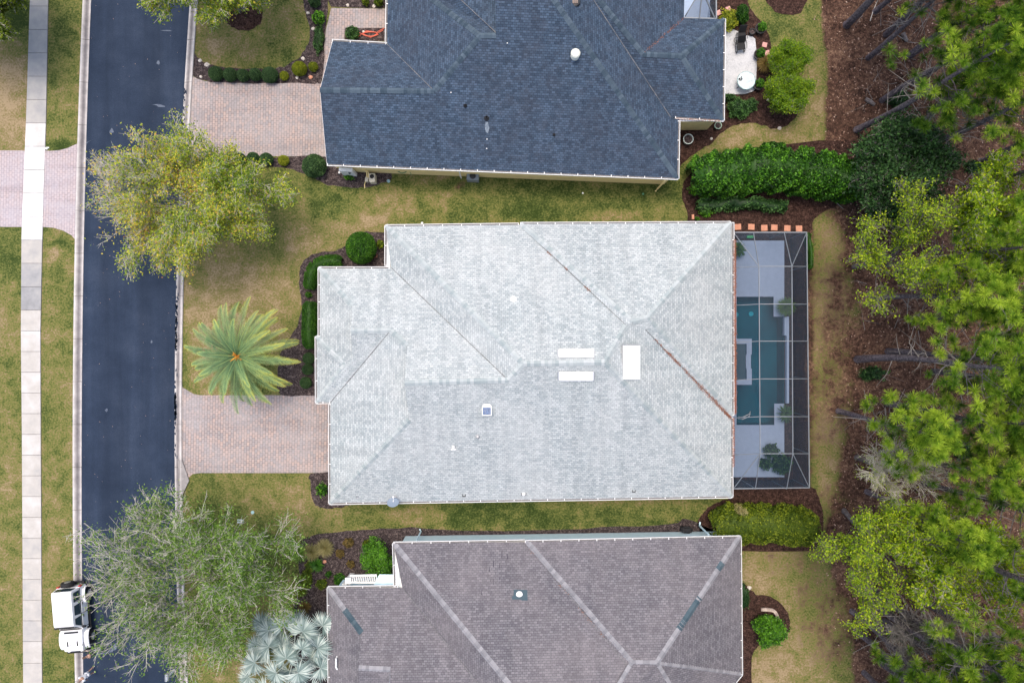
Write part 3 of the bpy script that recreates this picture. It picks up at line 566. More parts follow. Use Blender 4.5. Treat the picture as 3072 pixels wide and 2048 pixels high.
# long bright roof windows and the solar fan
def skylight(hs, pl, x0, y0, x1, y1, rise=0.12, rounded=False):
    cs = [hs.on(pl, *p) for p in ((x0, y1), (x1, y1), (x1, y0), (x0, y0))]
    nrm = (cs[1]-cs[0]).cross(cs[3]-cs[0]).normalized(); mb = MB(); c = sum(cs, Vector())/4
    base = [p - hs.o for p in cs]; top = [p + nrm*rise - hs.o for p in cs]; inn = [c + (p-c)*0.93 + nrm*(rise+0.05) - hs.o for p in cs]
    mb.add(base + top, [(0, 1, 5, 4), (1, 2, 6, 5), (2, 3, 7, 6), (3, 0, 4, 7)]); mb.add(top + inn, [(0, 1, 5, 4), (1, 2, 6, 5), (2, 3, 7, 6), (3, 0, 4, 7)])
    fl = [c + (p-c)*1.07 + nrm*0.03 - hs.o for p in cs]; fl2 = [p + nrm*0.03 - hs.o for p in cs]
    fr = mb.build('skylight', M['dome'], hs.roof, bevel=0.02)
    mb = MB(); mb.add([p + nrm*0.003 for p in inn], [(0, 1, 2, 3)]); mb.build('pane', M['dome'], hs.roof)
    mb = MB(); mb.add(fl + fl2, [(0, 1, 5, 4), (1, 2, 6, 5), (2, 3, 7, 6), (3, 0, 4, 7)]); mb.build('flashing', M['metal'], hs.roof); return fr
M['dome'] = plain('white_acrylic', (0.93, 0.93, 0.92), 0.12, 0.01, spec=0.9)
skylight(mid, 'N', 1676, 1049, 1780, 1073); skylight(mid, 'S', 1676, 1114, 1780, 1139); skylight(mid, 'E', 1868, 1036, 1915, 1138, 0.2)
def solar_fan(hs, pl, px, py, size, m):
    p = hs.on(pl, px, py) - hs.o; mb = MB(); s = size/2
    mb.lathe((p.x, p.y + s*0.5, p.z), [(s*1.0, -0.05), (s*1.0, 0.10), (s*0.9, 0.16), (0.02, 0.18)], 24)
    mb.box((p.x, p.y - s*0.25, p.z + 0.22), (s*2.0, s*1.85, 0.06)); fan = mb.build('solar_fan', m, hs.roof, bevel=0.01)
    mb = MB()
    for i in range(6):
        for j in range(6): mb.box((p.x + (i-2.5)*s*0.27, p.y - s*0.25 + (j-2.5)*s*0.25, p.z + 0.262), (s*0.25, s*0.23, 0.012), t=random.Random(i*7+j).random())
    mb.build('solar_panel', M['solar'], hs.roof)
M['solar'] = tintmat('solar_cells', [(0, (0.02, 0.06, 0.16)), (1, (0.06, 0.14, 0.30))], 0.2, 2, 0.1, 0, 0.7)
solar_fan(mid, 'S', 1461, 1228, 0.62, M['white'])
mid.pipe(1540, 898, 0.09, 0.22, 'N', M['white']); mid.pipe(1433, 1309, 0.06, 0.2, 'S'); mid.pipe(1571, 1481, 0.055, 0.2, 'S', M['white'])
def bracket(hs, pl, px, py, m, w=0.32):
    p = hs.on(pl, px, py) - hs.o; mb = MB()
    mb.bar(p + Vector((-w/2, 0, 0.05)), p + Vector((w/2, 0, 0.05)), 0.04); mb.bar(p + Vector((-w/2, 0, 0.05)), p + Vector((-w/2, 0.16, 0.12)), 0.03); mb.bar(p + Vector((w/2, 0, 0.05)), p + Vector((w/2, 0.16, 0.12)), 0.03)
    mb.build('roof_bracket', m, hs.roof)
bracket(mid, 'S', 1392, 1488, M['dark'], 0.2); bracket(mid, 'S', 1901, 1475, M['dark'], 0.2); bracket(mid, 'S', 1073, 1493, M['metal'], 0.12); bracket(mid, 'S', 1571, 1484, M['dark'], 0.3)
p = mid.on('S', 1360, 1341) - mid.o; mb = MB(); mb.box((p.x, p.y, p.z+0.08), (0.18, 0.26, 0.12), top=.8); mb.box((p.x, p.y-0.13, p.z+0.04), (0.34, 0.10, 0.05)); mb.build('vent_hood', M['white'], mid.roof, bevel=0.015)
# satellite dish
def dish():
    b = mid.on('S', 1185, 1490); t = empty('satellite_dish', b, 0, 'dark grey oval satellite dish mounted at the lower eave of the pale grey roof', 'satellite dish')
    mb = MB(); mb.box((0, 0, 0.03), (0.22, 0.16, 0.04)); mb.build('mount', M['metal'], t)
    mb = MB(); mb.tube([(0, 0, 0.03), (0.03, -0.02, 0.35), (-0.03, -0.20, 0.55)], 0.028, 8); mb.tube([(-0.05, -0.25, 0.45), (0.0, 0.05, 0.62), (0.02, 0.16, 0.78)], 0.018, 6); mb.box((0.02, 0.18, 0.8), (0.10, 0.10, 0.08)); mb.build('arm', M['white'], t)
    V = []; F = []; n = 28
    for i in range(7):
        r = i/6
        for k in range(n): a = 2*math.pi*k/n; V.append((0.40*r*math.cos(a), 0.34*r*math.sin(a), 0.07*r*r))
    for i in range(6):
        for k in range(n): F.append((i*n+k, i*n+(k+1) % n, (i+1)*n+(k+1) % n, (i+1)*n+k))
    o = nmesh('reflector', V, F, M['dish'], t, smooth=True); o.location = (-0.03, -0.26, 0.56); o.rotation_euler = (R(-38), 0, 0)
    sd = o.modifiers.new('thick', 'SOLIDIFY'); sd.thickness = 0.015
M['dish'] = plain('grey_dish', (0.20, 0.25, 0.31), 0.5)
dish()

# --- upper house
top = House('house', 'slate blue shingled house with pale yellow walls at the top', dict(
    S=((981, 495), (2034, 537), (1500, 300)), Nl=((998, 122), (1157, 130), (1100, 200)), Wm=((1160, 132), (1163, -60), (1300, 100)), E=((2034, 537), (2037, 364), (1900, 400)),
    SR=((2026, 353), (2170, 363), (2100, 250)), ER=((2170, 363), (2174, 58), (2000, 200)), NR=((2072, 55), (2174, 58), (2100, 200))), dict(
    t1=('S', 981, 495), t2=('S', 2034, 537), r0=('S', 960, 270), r1=('S', 1302, 273), u0=('Nl', 998, 122), u1=('Nl', 1161, 133), j=('S', 1440, 107), j2=('S', 1487, 106), j3=('S', 1487, -120), hx=('S', 1580, -120),
    wm=('Wm', 1163, -105), nz=('h', 1253, -120, 4.4), jb=('h', 1487, 98, 6.0), jc=('h', 1487, -120, 6.2), t3=('E', 2037, 360), va=('E', 2012, 353), vb=('h', 1701, -120, 6.4),
    q1=('SR', 2170, 363), rr=('SR', 2045, 168), rl=('SR', 1930, 162), q2=('NR', 2174, 58), q3=('NR', 2052, 55), q4=('h', 2055, -120, 3.2), sa=('SR', 2022, 354), ne=('h', 2055, -420, EAVE), nw=('h', 1163, -420, EAVE), Nx=('h', 1600, -200, 8.0)), [
    ('S', 't1 t2 hx j3 j2 j r1 r0'.split()), ('Nl', 'u0 r0 r1 u1'.split()), ('Wm', 'u1 r1 j wm'.split()), ('Nl', 'wm j jb nz'.split()), ('Wm', 'nz jb jc'.split()), ('gable', 'jb j2 j3 jc'.split()),
    ('E', 't2 t3 va vb hx'.split()), ('SR', 'va sa q1 rr rl vb'.split()), ('ER', 'q1 q2 rr'.split()), ('NR', 'q2 q3 rl rr'.split()), ('ER', 'q3 q4 vb rl'.split()), ('Nl', 'wm nz jc j3 hx vb q4 ne nw'.split())],
    (M['roof_top'], M['cap_top'], M['yellow']), (1500, 300))
for q in ('r0 r1', 'r1 j', 'j wm', 't2 hx', 'q1 rr', 'q2 rr', 'rr rl', 'rl vb', 'j j2'): top.cap(*q.split())
for q in ('u1 r1', 'va vb', 'nz jb'): top.valley(*q.split())
top.walls([(985, 495), (2034, 537), (2037, 364), (2170, 363), (2174, 58), (2055, 55), (2055, -420), (1163, -420), (1161, 130), (992, 122)])
I = (1500, 200)
for a, b in (((981, 495), (2034, 537)), ((998, 122), (1158, 131)), ((1158, 131), (1163, -105)), ((2034, 537), (2037, 364)), ((2026, 354), (2170, 363)), ((2170, 363), (2174, 58))): top.gut(a, b, I)
# white bargeboards of the left gable
for a, b in (('t1', 'r0'), ('u0', 'r0')):
    mb = MB(); mb.bar(top.v[a] - top.o - Vector((0, 0, .09)), top.v[b] - top.o - Vector((0, 0, .09)), 0.03, 0.16); mb.build('bargeboard', M['white'], top.root)
mb = MB(); p = top.on('S', 1725, 168) - top.o
mb.lathe(p, [(0.27, -0.1), (0.27, 0.05), (0.20, 0.08), (0.20, 0.30), (0.30, 0.34), (0.30, 0.40), (0.24, 0.47), (0.10, 0.51), (0.01, 0.52)], 28); mb.build('roof_ventilator', plain('cream_cowl', (0.62, 0.63, 0.55), 0.5), top.roof, smooth=False)
p = top.on('E', 1724, 10) - top.o; mb = MB(); mb.lathe(p, [(0.34, -0.1), (0.34, 0.12), (0.30, 0.26), (0.12, 0.31), (0.01, 0.32)], 24); mb.build('solar_fan', M['dark'], top.roof)
mb = MB()
for i in range(3): mb.box((p.x - 0.12 + i*0.12, p.y, p.z + 0.325), (0.09, 0.34, 0.012))
mb.build('solar_panel', M['brownish'] if 'brownish' in M else plain('brown_cells', (0.16, 0.11, 0.09), 0.4), top.roof)
top.pipe(1396, 318, 0.05, 0.3, 'S', M['black']); top.pipe(1460, 355, 0.07, 0.35, 'S', M['black']); top.pipe(1662, 405, 0.04, 0.2, 'S', M['black'])
def roof_patch(hs, pl, pts, m, name='stain', lift=0.012):
    mb = MB(); mb.add([hs.on(pl, *p) - hs.o + Vector((0, 0, lift)) for p in pts], [tuple(range(len(pts)))]); return mb.build(name, m, hs.roof)
r = random.Random(2)
M['lichen'] = noisy('pale_streak', [(0.4, (0.10, 0.13, 0.17)), (0.6, (0.22, 0.26, 0.30))], 5, 6, 0.9, 0)
roof_patch(top, 'S', [(1457, 366), (1464, 366), (1468, 385), (1464, 400), (1458, 398), (1454, 380)], M['lichen'])
for x, y in ((1522, 130), (1353, 278), (1460, 446), (1461, 418)):
    roof_patch(top, 'S', [(x-1.5, y-1.5), (x+1.5, y-1.5), (x+1.5, y+1.5), (x-1.5, y+1.5)], M['white'], 'droppings')

# --- lower house
low = House('house', 'mauve grey shingled house with pale blue walls at the bottom', dict(
    N=((1180, 1628), (1576, 1620), (1400, 1800)), NR=((1600, 1621), (2221, 1608), (1900, 1800), 3.05), E=((2221, 1608), (2225, 2022), (2000, 1800)), W=((1180, 1628), (1184, 1760), (1300, 1700)),
    NL=((983, 1760), (1193, 1758), (1100, 1900)), WL=((984, 1760), (988, 2048), (1100, 1900)), Sx=((1000, 2600), (2000, 2600), (1500, 1900))), dict(
    a=('N', 1180, 1628), b=('N', 1575, 1625), c=('NR', 1579, 1622), d=('NR', 2221, 1608), p0=('NR', 1897, 1988), p1=('NR', 1970, 1989), ee=('E', 2223, 2022), mh=('N', 1640, 2190), v=('N', 1878, 1990), x3=('N', 1780, 2190),
    x1=('h', 2125, 2190, 3.0), x2=('h', 2090, 2190, 4.8), w1=('NL', 1207, 1762), wv=('NL', 1547, 2190), n0=('NL', 984, 1762), k3=('NL', 1083, 1897), k0=('NL', 1076, 2003), k1=('NL', 1170, 2008), q=('NL', 1168, 2190),
    q2=('h', 1166, 2190, 4.1), k4=('WL', 1078, 2110), z0=('WL', 988, 2190), z1=('h', 1078, 2190, 4.0), e1=('h', 988, 2560, EAVE), e2=('h', 2125, 2560, EAVE)), [
    ('N', 'a b v x3 mh'.split()), ('NR', 'c d p1 p0'.split()), ('W', 'b c p0 v'.split()), ('E', 'd ee p1'.split()), ('Sx', 'p1 ee x1 x2'.split()), ('Sx', 'p0 p1 x2 x3 v'.split()), ('W', 'a mh wv w1'.split()),
    ('NL', 'n0 w1 wv q k1 k0 k3'.split()), ('gable', 'k1 q q2'.split()), ('Sx', 'k0 k1 q2 z1 k4'.split()), ('gable', 'k3 k0 k4'.split()), ('WL', 'n0 k3 k4 z1 z0'.split()), ('Sx', 'z0 z1 q2 q wv mh x3 x2 x1 e2 e1'.split())],
    (M['roof_low'], M['cap_low'], M['blue']), (1550, 1900))
for q in ('a mh', 'c p0', 'd p1', 'p0 p1', 'p1 ee', 'n0 k3', 'k0 k1', 'p1 x2', 'p0 x3'): low.cap(*q.split(), wd=0.36)
for a, b, t0, t1 in (('n0', 'k3', 0.5, 1.0), ('d', 'p1', 0.22, 0.28), ('d', 'p1', 0.50, 0.75)):
    o = low.cap(a, b, 0.40, t0, t1, M['newcap']); o.location.z = 0.012; o['label'] = 'replaced dark blue ridge shingles'
for q in ('w1 wv', 'b v'): low.valley(*q.split())
low.walls([(1180, 1628), (2221, 1612), (2223, 2022), (2125, 2190), (2125, 2560), (988, 2560), (984, 1762), (1182, 1760)], d=0.36)
I = (1500, 1950); M['mint'] = plain('pale_mint_paint', (0.62, 0.75, 0.66), 0.5, 0.04)
for a, b, he in (((1180, 1627), (1576, 1620), EAVE), ((1575, 1622), (2221, 1608), 3.05), ((2221, 1608), (2225, 2022), EAVE), ((1180, 1628), (1184, 1758), EAVE), ((984, 1760), (1193, 1757), EAVE), ((984, 1760), (988, 2190), EAVE), ((2225, 2022), (2140, 2120), EAVE)):
    low.gut(a, b, I, he)
roof_patch(low, 'N', [(1541, 1767), (1582, 1768), (1583, 1800), (1565, 1800), (1565, 1797), (1536, 1797), (1536, 1786), (1541, 1786)], M['newcap'], 'shingle_patch')
low.pipe(1558, 1782, 0.09, 0.25, 'N', M['white'])
p = low.on('WL', 1011, 1990) - low.o; mb = MB(); mb.tube([p + Vector((0, .5, 0)), p + Vector((0.0, .45, .25)), p + Vector((0, -.1, .25)), p + Vector((0.05, -.3, .12))], 0.06, 10); mb.build('vent_pipe', M['white'], low.roof)
r = random.Random(6); M['grime'] = plain('roof_grime', (0.06, 0.055, 0.07), 0.95, 0.3)
for i in range(16):
    x = r.gauss(1490, 18) if i < 11 else r.gauss(1432, 4); y = r.uniform(1640, 1740) if i < 11 else r.uniform(1760, 1900); l = r.uniform(8, 24)
    roof_patch(low, 'N', [(x, y), (x+1.2, y), (x+r.uniform(-3, 3)+1, y+l), (x+r.uniform(-3, 3), y+l)], M['grime'])

# window openings and downspouts
def window(hs, a, b, z0, z1, outx, outy):
    """window set on a wall between two ground pixel points"""
    A = Vector((*G(*a), 0)) - Vector((hs.o.x, hs.o.y, 0)); B = Vector((*G(*b), 0)) - Vector((hs.o.x, hs.o.y, 0)); o = Vector((outx, outy, 0)); mb = MB(); z = Vector((0, 0, 1))
    for p, q in ((A+z*z0, B+z*z0), (A+z*z1, B+z*z1), (A+z*z0, A+z*z1), (B+z*z0, B+z*z1)): mb.bar(p + o*0.03, q + o*0.03, 0.07, 0.07)
    f = mb.build('window', M['white'], hs.root); mb = MB(); C = (A+B)/2 + z*(z0+z1)/2; d = (B-A); mb.add([A + o*.012 + z*z0, B + o*.012 + z*z0, B + o*.012 + z*z1, A + o*.012 + z*z1], [(0, 1, 2, 3)]); mb.build('pane', M['glass'], f)
def downspout(hs, top_px, he, foot_px, m, r=0.045):
    a = P(*top_px, he - 0.1) - hs.o; b = Vector((*G(*foot_px), 0.06)) - Vector((hs.o.x, hs.o.y, 0)); mb = MB()
    k = Vector((a.x, a.y, 0)).lerp(Vector((b.x, b.y, 0)), 0.35)
    mb.tube([a, (k.x, k.y, he - 0.45), (k.x, k.y, 0.25), (b.x, b.y, 0.06)], r, 8); return mb.build('downspout', m, hs.root)
window(top, (1512, 527), (1552, 528.5), 0.9, 2.0, 0, -1)
window(low, (1482, 1606.5), (1534, 1605.5), 0.7, 1.7, 0, 1)
downspout(top, (2000, 537), EAVE, (1966, 574), M['yellow'], 0.06); downspout(top, (1378, 512), EAVE, (1380, 528), M['white'])
downspout(low, (1250, 1626), EAVE, (1260, 1587), M['blue'], 0.06); downspout(low, (2127, 1611), EAVE, (2100, 1565), M['blue'], 0.06)
mb = MB(); a = Vector((*G(1392, 522), 0)) - top.o; b = Vector((*G(1452, 524.5), 0)) - top.o; a.z = b.z = 1.25; mb.bar(a - Vector((0, .03, 0)), b - Vector((0, .03, 0)), 0.06, 2.3); mb.build('alcove_shade', M['dark'], top.root)  # flat dark panel paints the shade of a recess onto the wall
def unit_box(name, label, cat, px, py, d, m, parts=(), rz=0.0, z=0.0):
    t = empty(name, (*G(px, py), z), rz, label, cat); mb = MB(); mb.box((0, 0, d[2]/2), d); mb.build('casing', m, t, bevel=0.03)
    for nm, fn, mm in parts: q = MB(); fn(q); q.build(nm, mm, t)
    return t
cream = plain('cream_casing', (0.56, 0.52, 0.42), 0.6)
unit_box('air_conditioner', 'pale cream air conditioner unit with a black round fan grille beside the yellow wall', 'air conditioner', 1122, 540, (0.42, 0.62, 0.7), cream,
         [('fan_grille', lambda q: q.lathe((0, 0.08, 0.70), [(0.15, 0), (0.15, 0.03), (0.03, 0.04)], 20), M['black'])], 0.06)
unit_box('pump', 'small cream pump housing left of the air conditioner by the yellow wall', 'pump', 1103, 541, (0.24, 0.34, 0.35), cream, [('pipe', lambda q: (q.tube([(0, 0.1, .3), (0.0, 0.45, .5), (-0.35, 0.6, 1.2), (-0.4, 0.72, 2.3)], 0.045, 8), q.tube([(0.1, 0.1, .3), (0.12, 0.45, .5), (-0.2, 0.6, 1.2), (-0.25, 0.72, 2.3)], 0.045, 8), q.tube([(-.1, -.1, .2), (-.18, -.35, .05), (-.14, -.6, .03)], 0.03, 6)), M['yellow'])], -0.1)
unit_box('meter_cabinet', 'white electric meter cabinet on the yellow wall at its left end', 'cabinet', 1052, 524, (0.95, 0.25, 1.5), M['white'], [('meter', lambda q: q.lathe((0.2, -0.14, 1.1), [(0.09, 0), (0.09, 0.1)], 12), M['glass'])], -0.04)
unit_box('condenser', 'dark grey condenser box in front of the dark shade panel on the yellow wall', 'condenser', 1420, 536, (0.85, 0.55, 0.8), plain('condenser_grey', (0.20, 0.23, 0.25), 0.6), [('fan_grille', lambda q: q.lathe((0, 0, 0.8), [(0.22, 0), (0.22, 0.03), (0.05, 0.05)], 20), M['dark'])], -0.04)
def small(name, label, cat, px, py, fn, m, z=0.0, group=None, rz=0.0, bevel=0):
    mb = MB(); fn(mb); o = mb.build(name, m, bevel=bevel); o.location = (*G(px, py), z); o.rotation_euler.z = rz; return tag(o, label, cat, group)
def loop(mb, r, n, rad, z=0.3, seed=0, sq=1.0):
    q = random.Random(seed); pts = [(math.cos(a*.5)*r*q.uniform(.75, 1.1), math.sin(a*.5)*r*sq*q.uniform(.75, 1.1), z + q.uniform(0, .05)) for a in range(n)]; mb.tube(pts, rad, 6, cap=True)
green = plain('green_plastic', (0.05, 0.20, 0.10), 0.5)
small('hose_reel', 'green coiled garden hose hanging on the yellow wall', 'hose', 1212, 521, lambda q: (loop(q, .3, 30, 0.022, 0.7, 1, .5), q.tube([(-.4, 0, .68), (.5, .02, .72), (.62, -.25, .6)], .02, 6)), green)
small('hose_reel', 'black hose reel with looped hose against the pale blue wall', 'hose', 2054, 1583, lambda q: (loop(q, .42, 34, 0.03, 0.5, 2, .55), q.tube([(-.55, 0.1, .1), (-.85, .35, .2), (-.6, .55, .1), (-.1, .4, .1)], .02, 6), q.box((0, 0, .3), (.7, .3, .5), 0, top=.8)), M['black'])
small('hose', 'tangled red garden hose lying in the bed beside the upper walkway', 'hose', 1112, 104, lambda q: (loop(q, .55, 44, 0.028, 0.05, 3, .32), q.tube([(-.9, -.2, .04), (-.3, .25, .06), (.4, .1, .07), (1.0, .45, .04)], .026, 6), q.tube([(-.8, .1, .05), (0, -.25, .06), (.9, .3, .05)], .026, 6)), M['hose'])
small('sprinkler_valve', 'round white valve with blue centre in the grass by the air conditioner', 'valve', 1166, 544, lambda q: (q.lathe((0, 0, 0), [(.11, 0), (.11, .12), (.07, .13), (.07, .10)], 16, cap=False), q.lathe((0, 0, 0), [(.05, 0), (.05, .13)], 10)), plain('valve_blue', (0.35, 0.55, 0.60), .5))
ball = lambda r: (lambda q: q.lathe((0, 0, r), [(r*math.sin(a*math.pi/8), -r*math.cos(a*math.pi/8)) for a in range(1, 8)], 14))
small('ball', 'small white ball on the mulch left of the pumps', 'ball', 1019, 519, ball(.09), M['white'])
small('ball', 'small white ball on the lawn between the upper and middle houses', 'ball', 1748, 580, ball(.07), M['white'])
small('ball', 'white knob at the upper lawn edge above the pale grey eave', 'ball', 1267, 670, ball(.09), M['white'], 0.02)
small('utility_lid', 'pale rectangular utility box lid in the lawn under the sparse tree', 'utility lid', 722, 1562, lambda q: (q.box((0, 0, .04), (.44, .26, .08)), q.box((0.02, 0, .085), (.12, .08, .02))), plain('lid_grey', (0.45, 0.52, 0.52), .7), bevel=.01)
small('valve_cover', 'round pale turquoise valve cover in the lawn beside the utility lid', 'valve cover', 758, 1536, lambda q: q.lathe((0, 0, 0), [(.12, 0), (.12, .04), (.02, .05)], 18), plain('lid_cyan', (0.32, 0.50, 0.50), .7))
small('sprinkler', 'tiny green sprinkler head in the shaded lawn near the upper house corner', 'sprinkler', 1929, 582, lambda q: q.lathe((0, 0, 0), [(.07, 0), (.07, .05), (.02, .06)], 12), green)
small('sprinkler', 'small white sprinkler at the corner of the far driveway by the pavement', 'sprinkler', 141, 446, lambda q: (q.lathe((0, 0, 0), [(.09, 0), (.09, .08), (.03, .10)], 12), q.box((.1, .05, .04), (.16, .08, .06))), M['white'])
# mailbox by the kerb
mbx = empty('mailbox', (*G(524, 2008), 0), 0, 'grey mailbox on a post by the right kerb under the sparse tree', 'mailbox'); q = MB(); q.box((0, 0, .5), (.1, .1, 1.0)); q.build('post', M['white'], mbx)
q = MB(); q.tube([(0, -.25, 1.1), (0, .25, 1.1)], .14, 12); q.build('box', M['metal'], mbx, bevel=.01)
# stones
rocks = [(601, 182, .13, 'small pale rock at the kerb end of the upper bed'), (622, 196, .2, 'largest pale rock near the kerb end of the upper bed'), (603, 231, .11, 'pale rock beside the driveway corner left of the topiary row'),
         (940, 87, .13, 'pale rock on the lawn edge below the leafy green shrub'), (909, 177, .14, 'white rock above the golden shrub by the upper drive'), (892, 233, .12, 'tan rock beside the drive below the golden shrub'),
         (932, 233, .15, 'rusty brown rock near the left gable of the upper house'), (924, 40, .13, 'tan rock on the bed edge at the top'), (1123, 20, .15, 'cream rock in the bed above the upper walkway'), (1043, 17, .12, 'brown rock left in the bed above the upper walkway'),
         (1091, 97, .10, 'small rock beside the red hose'), (974, 1683, .14, 'orange tan rock lying in the lower dark mulch bed'), (2304, 301, .11, 'small white stone under the rear citrus shrubs'), (2134, 417, .10, 'white stone on the bed edge right of the black pot'),
         (2338, 385, .14, 'grey stones at the tip of the rear bed'), (2247, 1761, .15, 'grey stone at the rear bed corner of the lower house')]
for i, (x, y, s, lb) in enumerate(rocks):
    r = random.Random(i); mb = MB(); n = 9
    for k, (rr, z) in enumerate(((1, 0), (1.05, .35), (.75, .75), (.3, .9))):
        pass
    prof = [(1.0, 0), (1.05, .3), (.78, .6), (.25, .75)]; V = [(s*rr*math.cos(a*.7)*r.uniform(.7, 1.2), s*rr*math.sin(a*.7)*r.uniform(.6, 1.1), s*z) for rr, z in prof for a in range(n)]
    mb.add(V, [(i2*n+k, i2*n+(k+1) % n, (i2+1)*n+(k+1) % n, (i2+1)*n+k) for i2 in range(3) for k in range(n)] + [tuple(3*n+k for k in range(n))])
    o = mb.build('rock', M['rock'] if i not in (6, 11) else M['terracotta']); o.location = (*G(x, y), 0.01); tag(o, lb, 'rock')
ords = ['nearest the pale grey house corner', 'second from the pale grey house corner', 'third from the pale grey house corner', 'fourth from the pale grey house corner', 'fifth from the pale grey house corner', 'farthest from the pale grey house, at the screen corner']
for i, (x, y) in enumerate([(2213, 681), (2253, 681), (2292, 684), (2322, 683), (2361, 685), (2396, 686)]):
    small('stepping_stone', 'terracotta stepping stone ' + ords[i], 'stepping stone', x, y, lambda q: q.box((0, 0, .03), (.45, .42, .06)), M['terracotta'], 0.02, 'stepping stones above the screened pool', random.Random(i).uniform(-.06, .06), .01)
for x, y, rz, lb in ((2184, 29, .3, 'pink stepping stone above the yellow green shrub at the top'), (2155, 40, .5, 'pink stepping stone beside the top screen cage'), (2293, 136, -.2, 'upper pink stepping stone right of the white patio'), (2301, 160, .25, 'lower pink stepping stone right of the white patio')):
    small('stepping_stone', lb, 'stepping stone', x, y, lambda q: q.box((0, 0, .03), (.34, .34, .06)), M['pink'], 0.02, 'pink stepping stones by the patio', rz, .01)
small('brick', 'single pale terracotta brick on end left of the dark hedge bed', 'brick', 2077, 652, lambda q: q.box((0, 0, .1), (.16, .34, .2)), M['terracotta'], 0.02, rz=.05, bevel=.01)

# ---------------------------------------------------------------- white patio with furniture
sheet('patio', [(2150, 89), (2196, 88), (2212, 95), (2226, 104), (2239, 108), (2256, 110), (2265, 118), (2268, 150), (2270, 196), (2268, 235), (2266, 268), (2258, 275), (2235, 283), (2195, 284), (2150, 280)], 0.05, M['patio'], 0.05)
def pot(label, px, py, r, h, m, soil=True, grp=None):
    t = empty('plant_pot', (*G(px, py), 0.03), 0, label, 'plant pot', grp); q = MB()
    q.lathe((0, 0, 0), [(r*.7, 0), (r, h), (r*1.08, h), (r*1.08, h+.03), (r*.92, h+.03), (r*.90, h-.06)], 24, cap=False); q.build('pot', m, t, smooth=False)
    q = MB(); q.lathe((0, 0, h-.07), [(r*.92, 0), (0.01, .01)], 20, cap=False); q.build('soil', M['mulch'], t); return t
pot('large black pot with a white rim by the yellow wall', 2059, 424, .34, .5, plain('pot_rim', (0.45, 0.52, 0.50), .5)); pot('green rimmed empty pot under the upper house eave corner', 2150, 381, .24, .3, plain('green_rim', (0.30, 0.42, 0.33), .6)); pot('small terracotta ring pot between the clipped ball and the pale grey eave', 1128, 768, .14, .25, M['terracotta'])
tb = empty('patio_table', (*G(2228, 254), 0.05), 0, 'round glass patio table on the white patio', 'table'); q = MB(); q.lathe((0, 0, .70), [(.60, 0), (.62, .012), (.60, .025), (.02, .026)], 40); q.build('tabletop', plain('frosted_glass', (0.52, 0.60, 0.62), .1, .25, spec=.8, scale=2.5), tb)
q = MB(); q.lathe((0, 0, .685), [(.60, 0), (.64, 0), (.64, .03), (.60, .03)], 40, cap=False); q.build('rim', plain('teal_rim', (.12, .28, .27), .4), tb)
for k in range(4):
    q = MB(); a = k*1.57 + .6; q.tube([(.55*math.cos(a), .55*math.sin(a), .70), (.40*math.cos(a), .40*math.sin(a), .35), (.52*math.cos(a), .52*math.sin(a), 0)], .02, 6); q.build('leg', M['dark'], tb)
small('centrepiece', 'small dark ornament of leaves standing on the round glass table', 'ornament', 2210, 250, lambda q: [q.box((random.Random(k).uniform(-.12, .12), random.Random(k+9).uniform(-.12, .12), .08), (.10, .05, .12), k, top=.3) for k in range(7)], M['dark'], .78)
def chaise(label, px, py, rz):
    t = empty('patio_chair', (*G(px, py), 0.05), rz, label, 'chair', 'black patio chairs on the white patio')
    q = MB(); q.box((0, 0, .42), (.52, .50, .06)); q.build('seat', M['black'], t, bevel=.02)
    q = MB(); q.bar((0, .25, .42), (0, .55, .95), .52, .05); q.build('backrest', M['black'], t, bevel=.02)
    for s in (-1, 1):
        q = MB(); q.tube([(s*.30, -.28, .62), (s*.32, 0, .66), (s*.30, .32, .66)], .022, 6); q.build('armrest', M['dark'], t)
        q = MB(); q.tube([(s*.28, -.30 + .3 + .36*math.sin(a*.7), .22 + .2*math.cos(a*.7)) for a in range(10)], .018, 6); q.build('rocker', M['dark'], t)
        for f in (-.24, .24): q = MB(); q.tube([(s*.26, f, .42), (s*.28, f*1.2, 0)], .02, 6); q.build('leg', M['dark'], t)
chaise('upper black patio chair beside the house wall on the white patio', 2219, 118, .05); chaise('lower black patio chair beside the house wall on the white patio', 2217, 148, .12)
small('side_table', 'small black wire side table left of the patio chairs', 'table', 2204, 130, lambda q: (q.lathe((0, 0, .4), [(.22, 0), (.22, .02), (.18, .02), (.18, 0)], 20, cap=False), [q.tube([(.2*math.cos(a), .2*math.sin(a), .4), (.16*math.cos(a), .16*math.sin(a), 0)], .012, 5) for a in (0, 2.1, 4.2)], q.tube([(-.2, 0, .41), (.2, 0, .41)], .012, 5), q.tube([(0, -.2, .41), (0, .2, .41)], .012, 5)), M['dark'], .05)
small('edging_rail', 'dark metal rail lying below the white patio beside the wall', 'rail', 2194, 305, lambda q: (q.bar((-.7, 0, .06), (.65, 0, .06), .06), q.bar((-.7, -.4, .04), (-.2, -.4, .04), .05)), M['dark'])

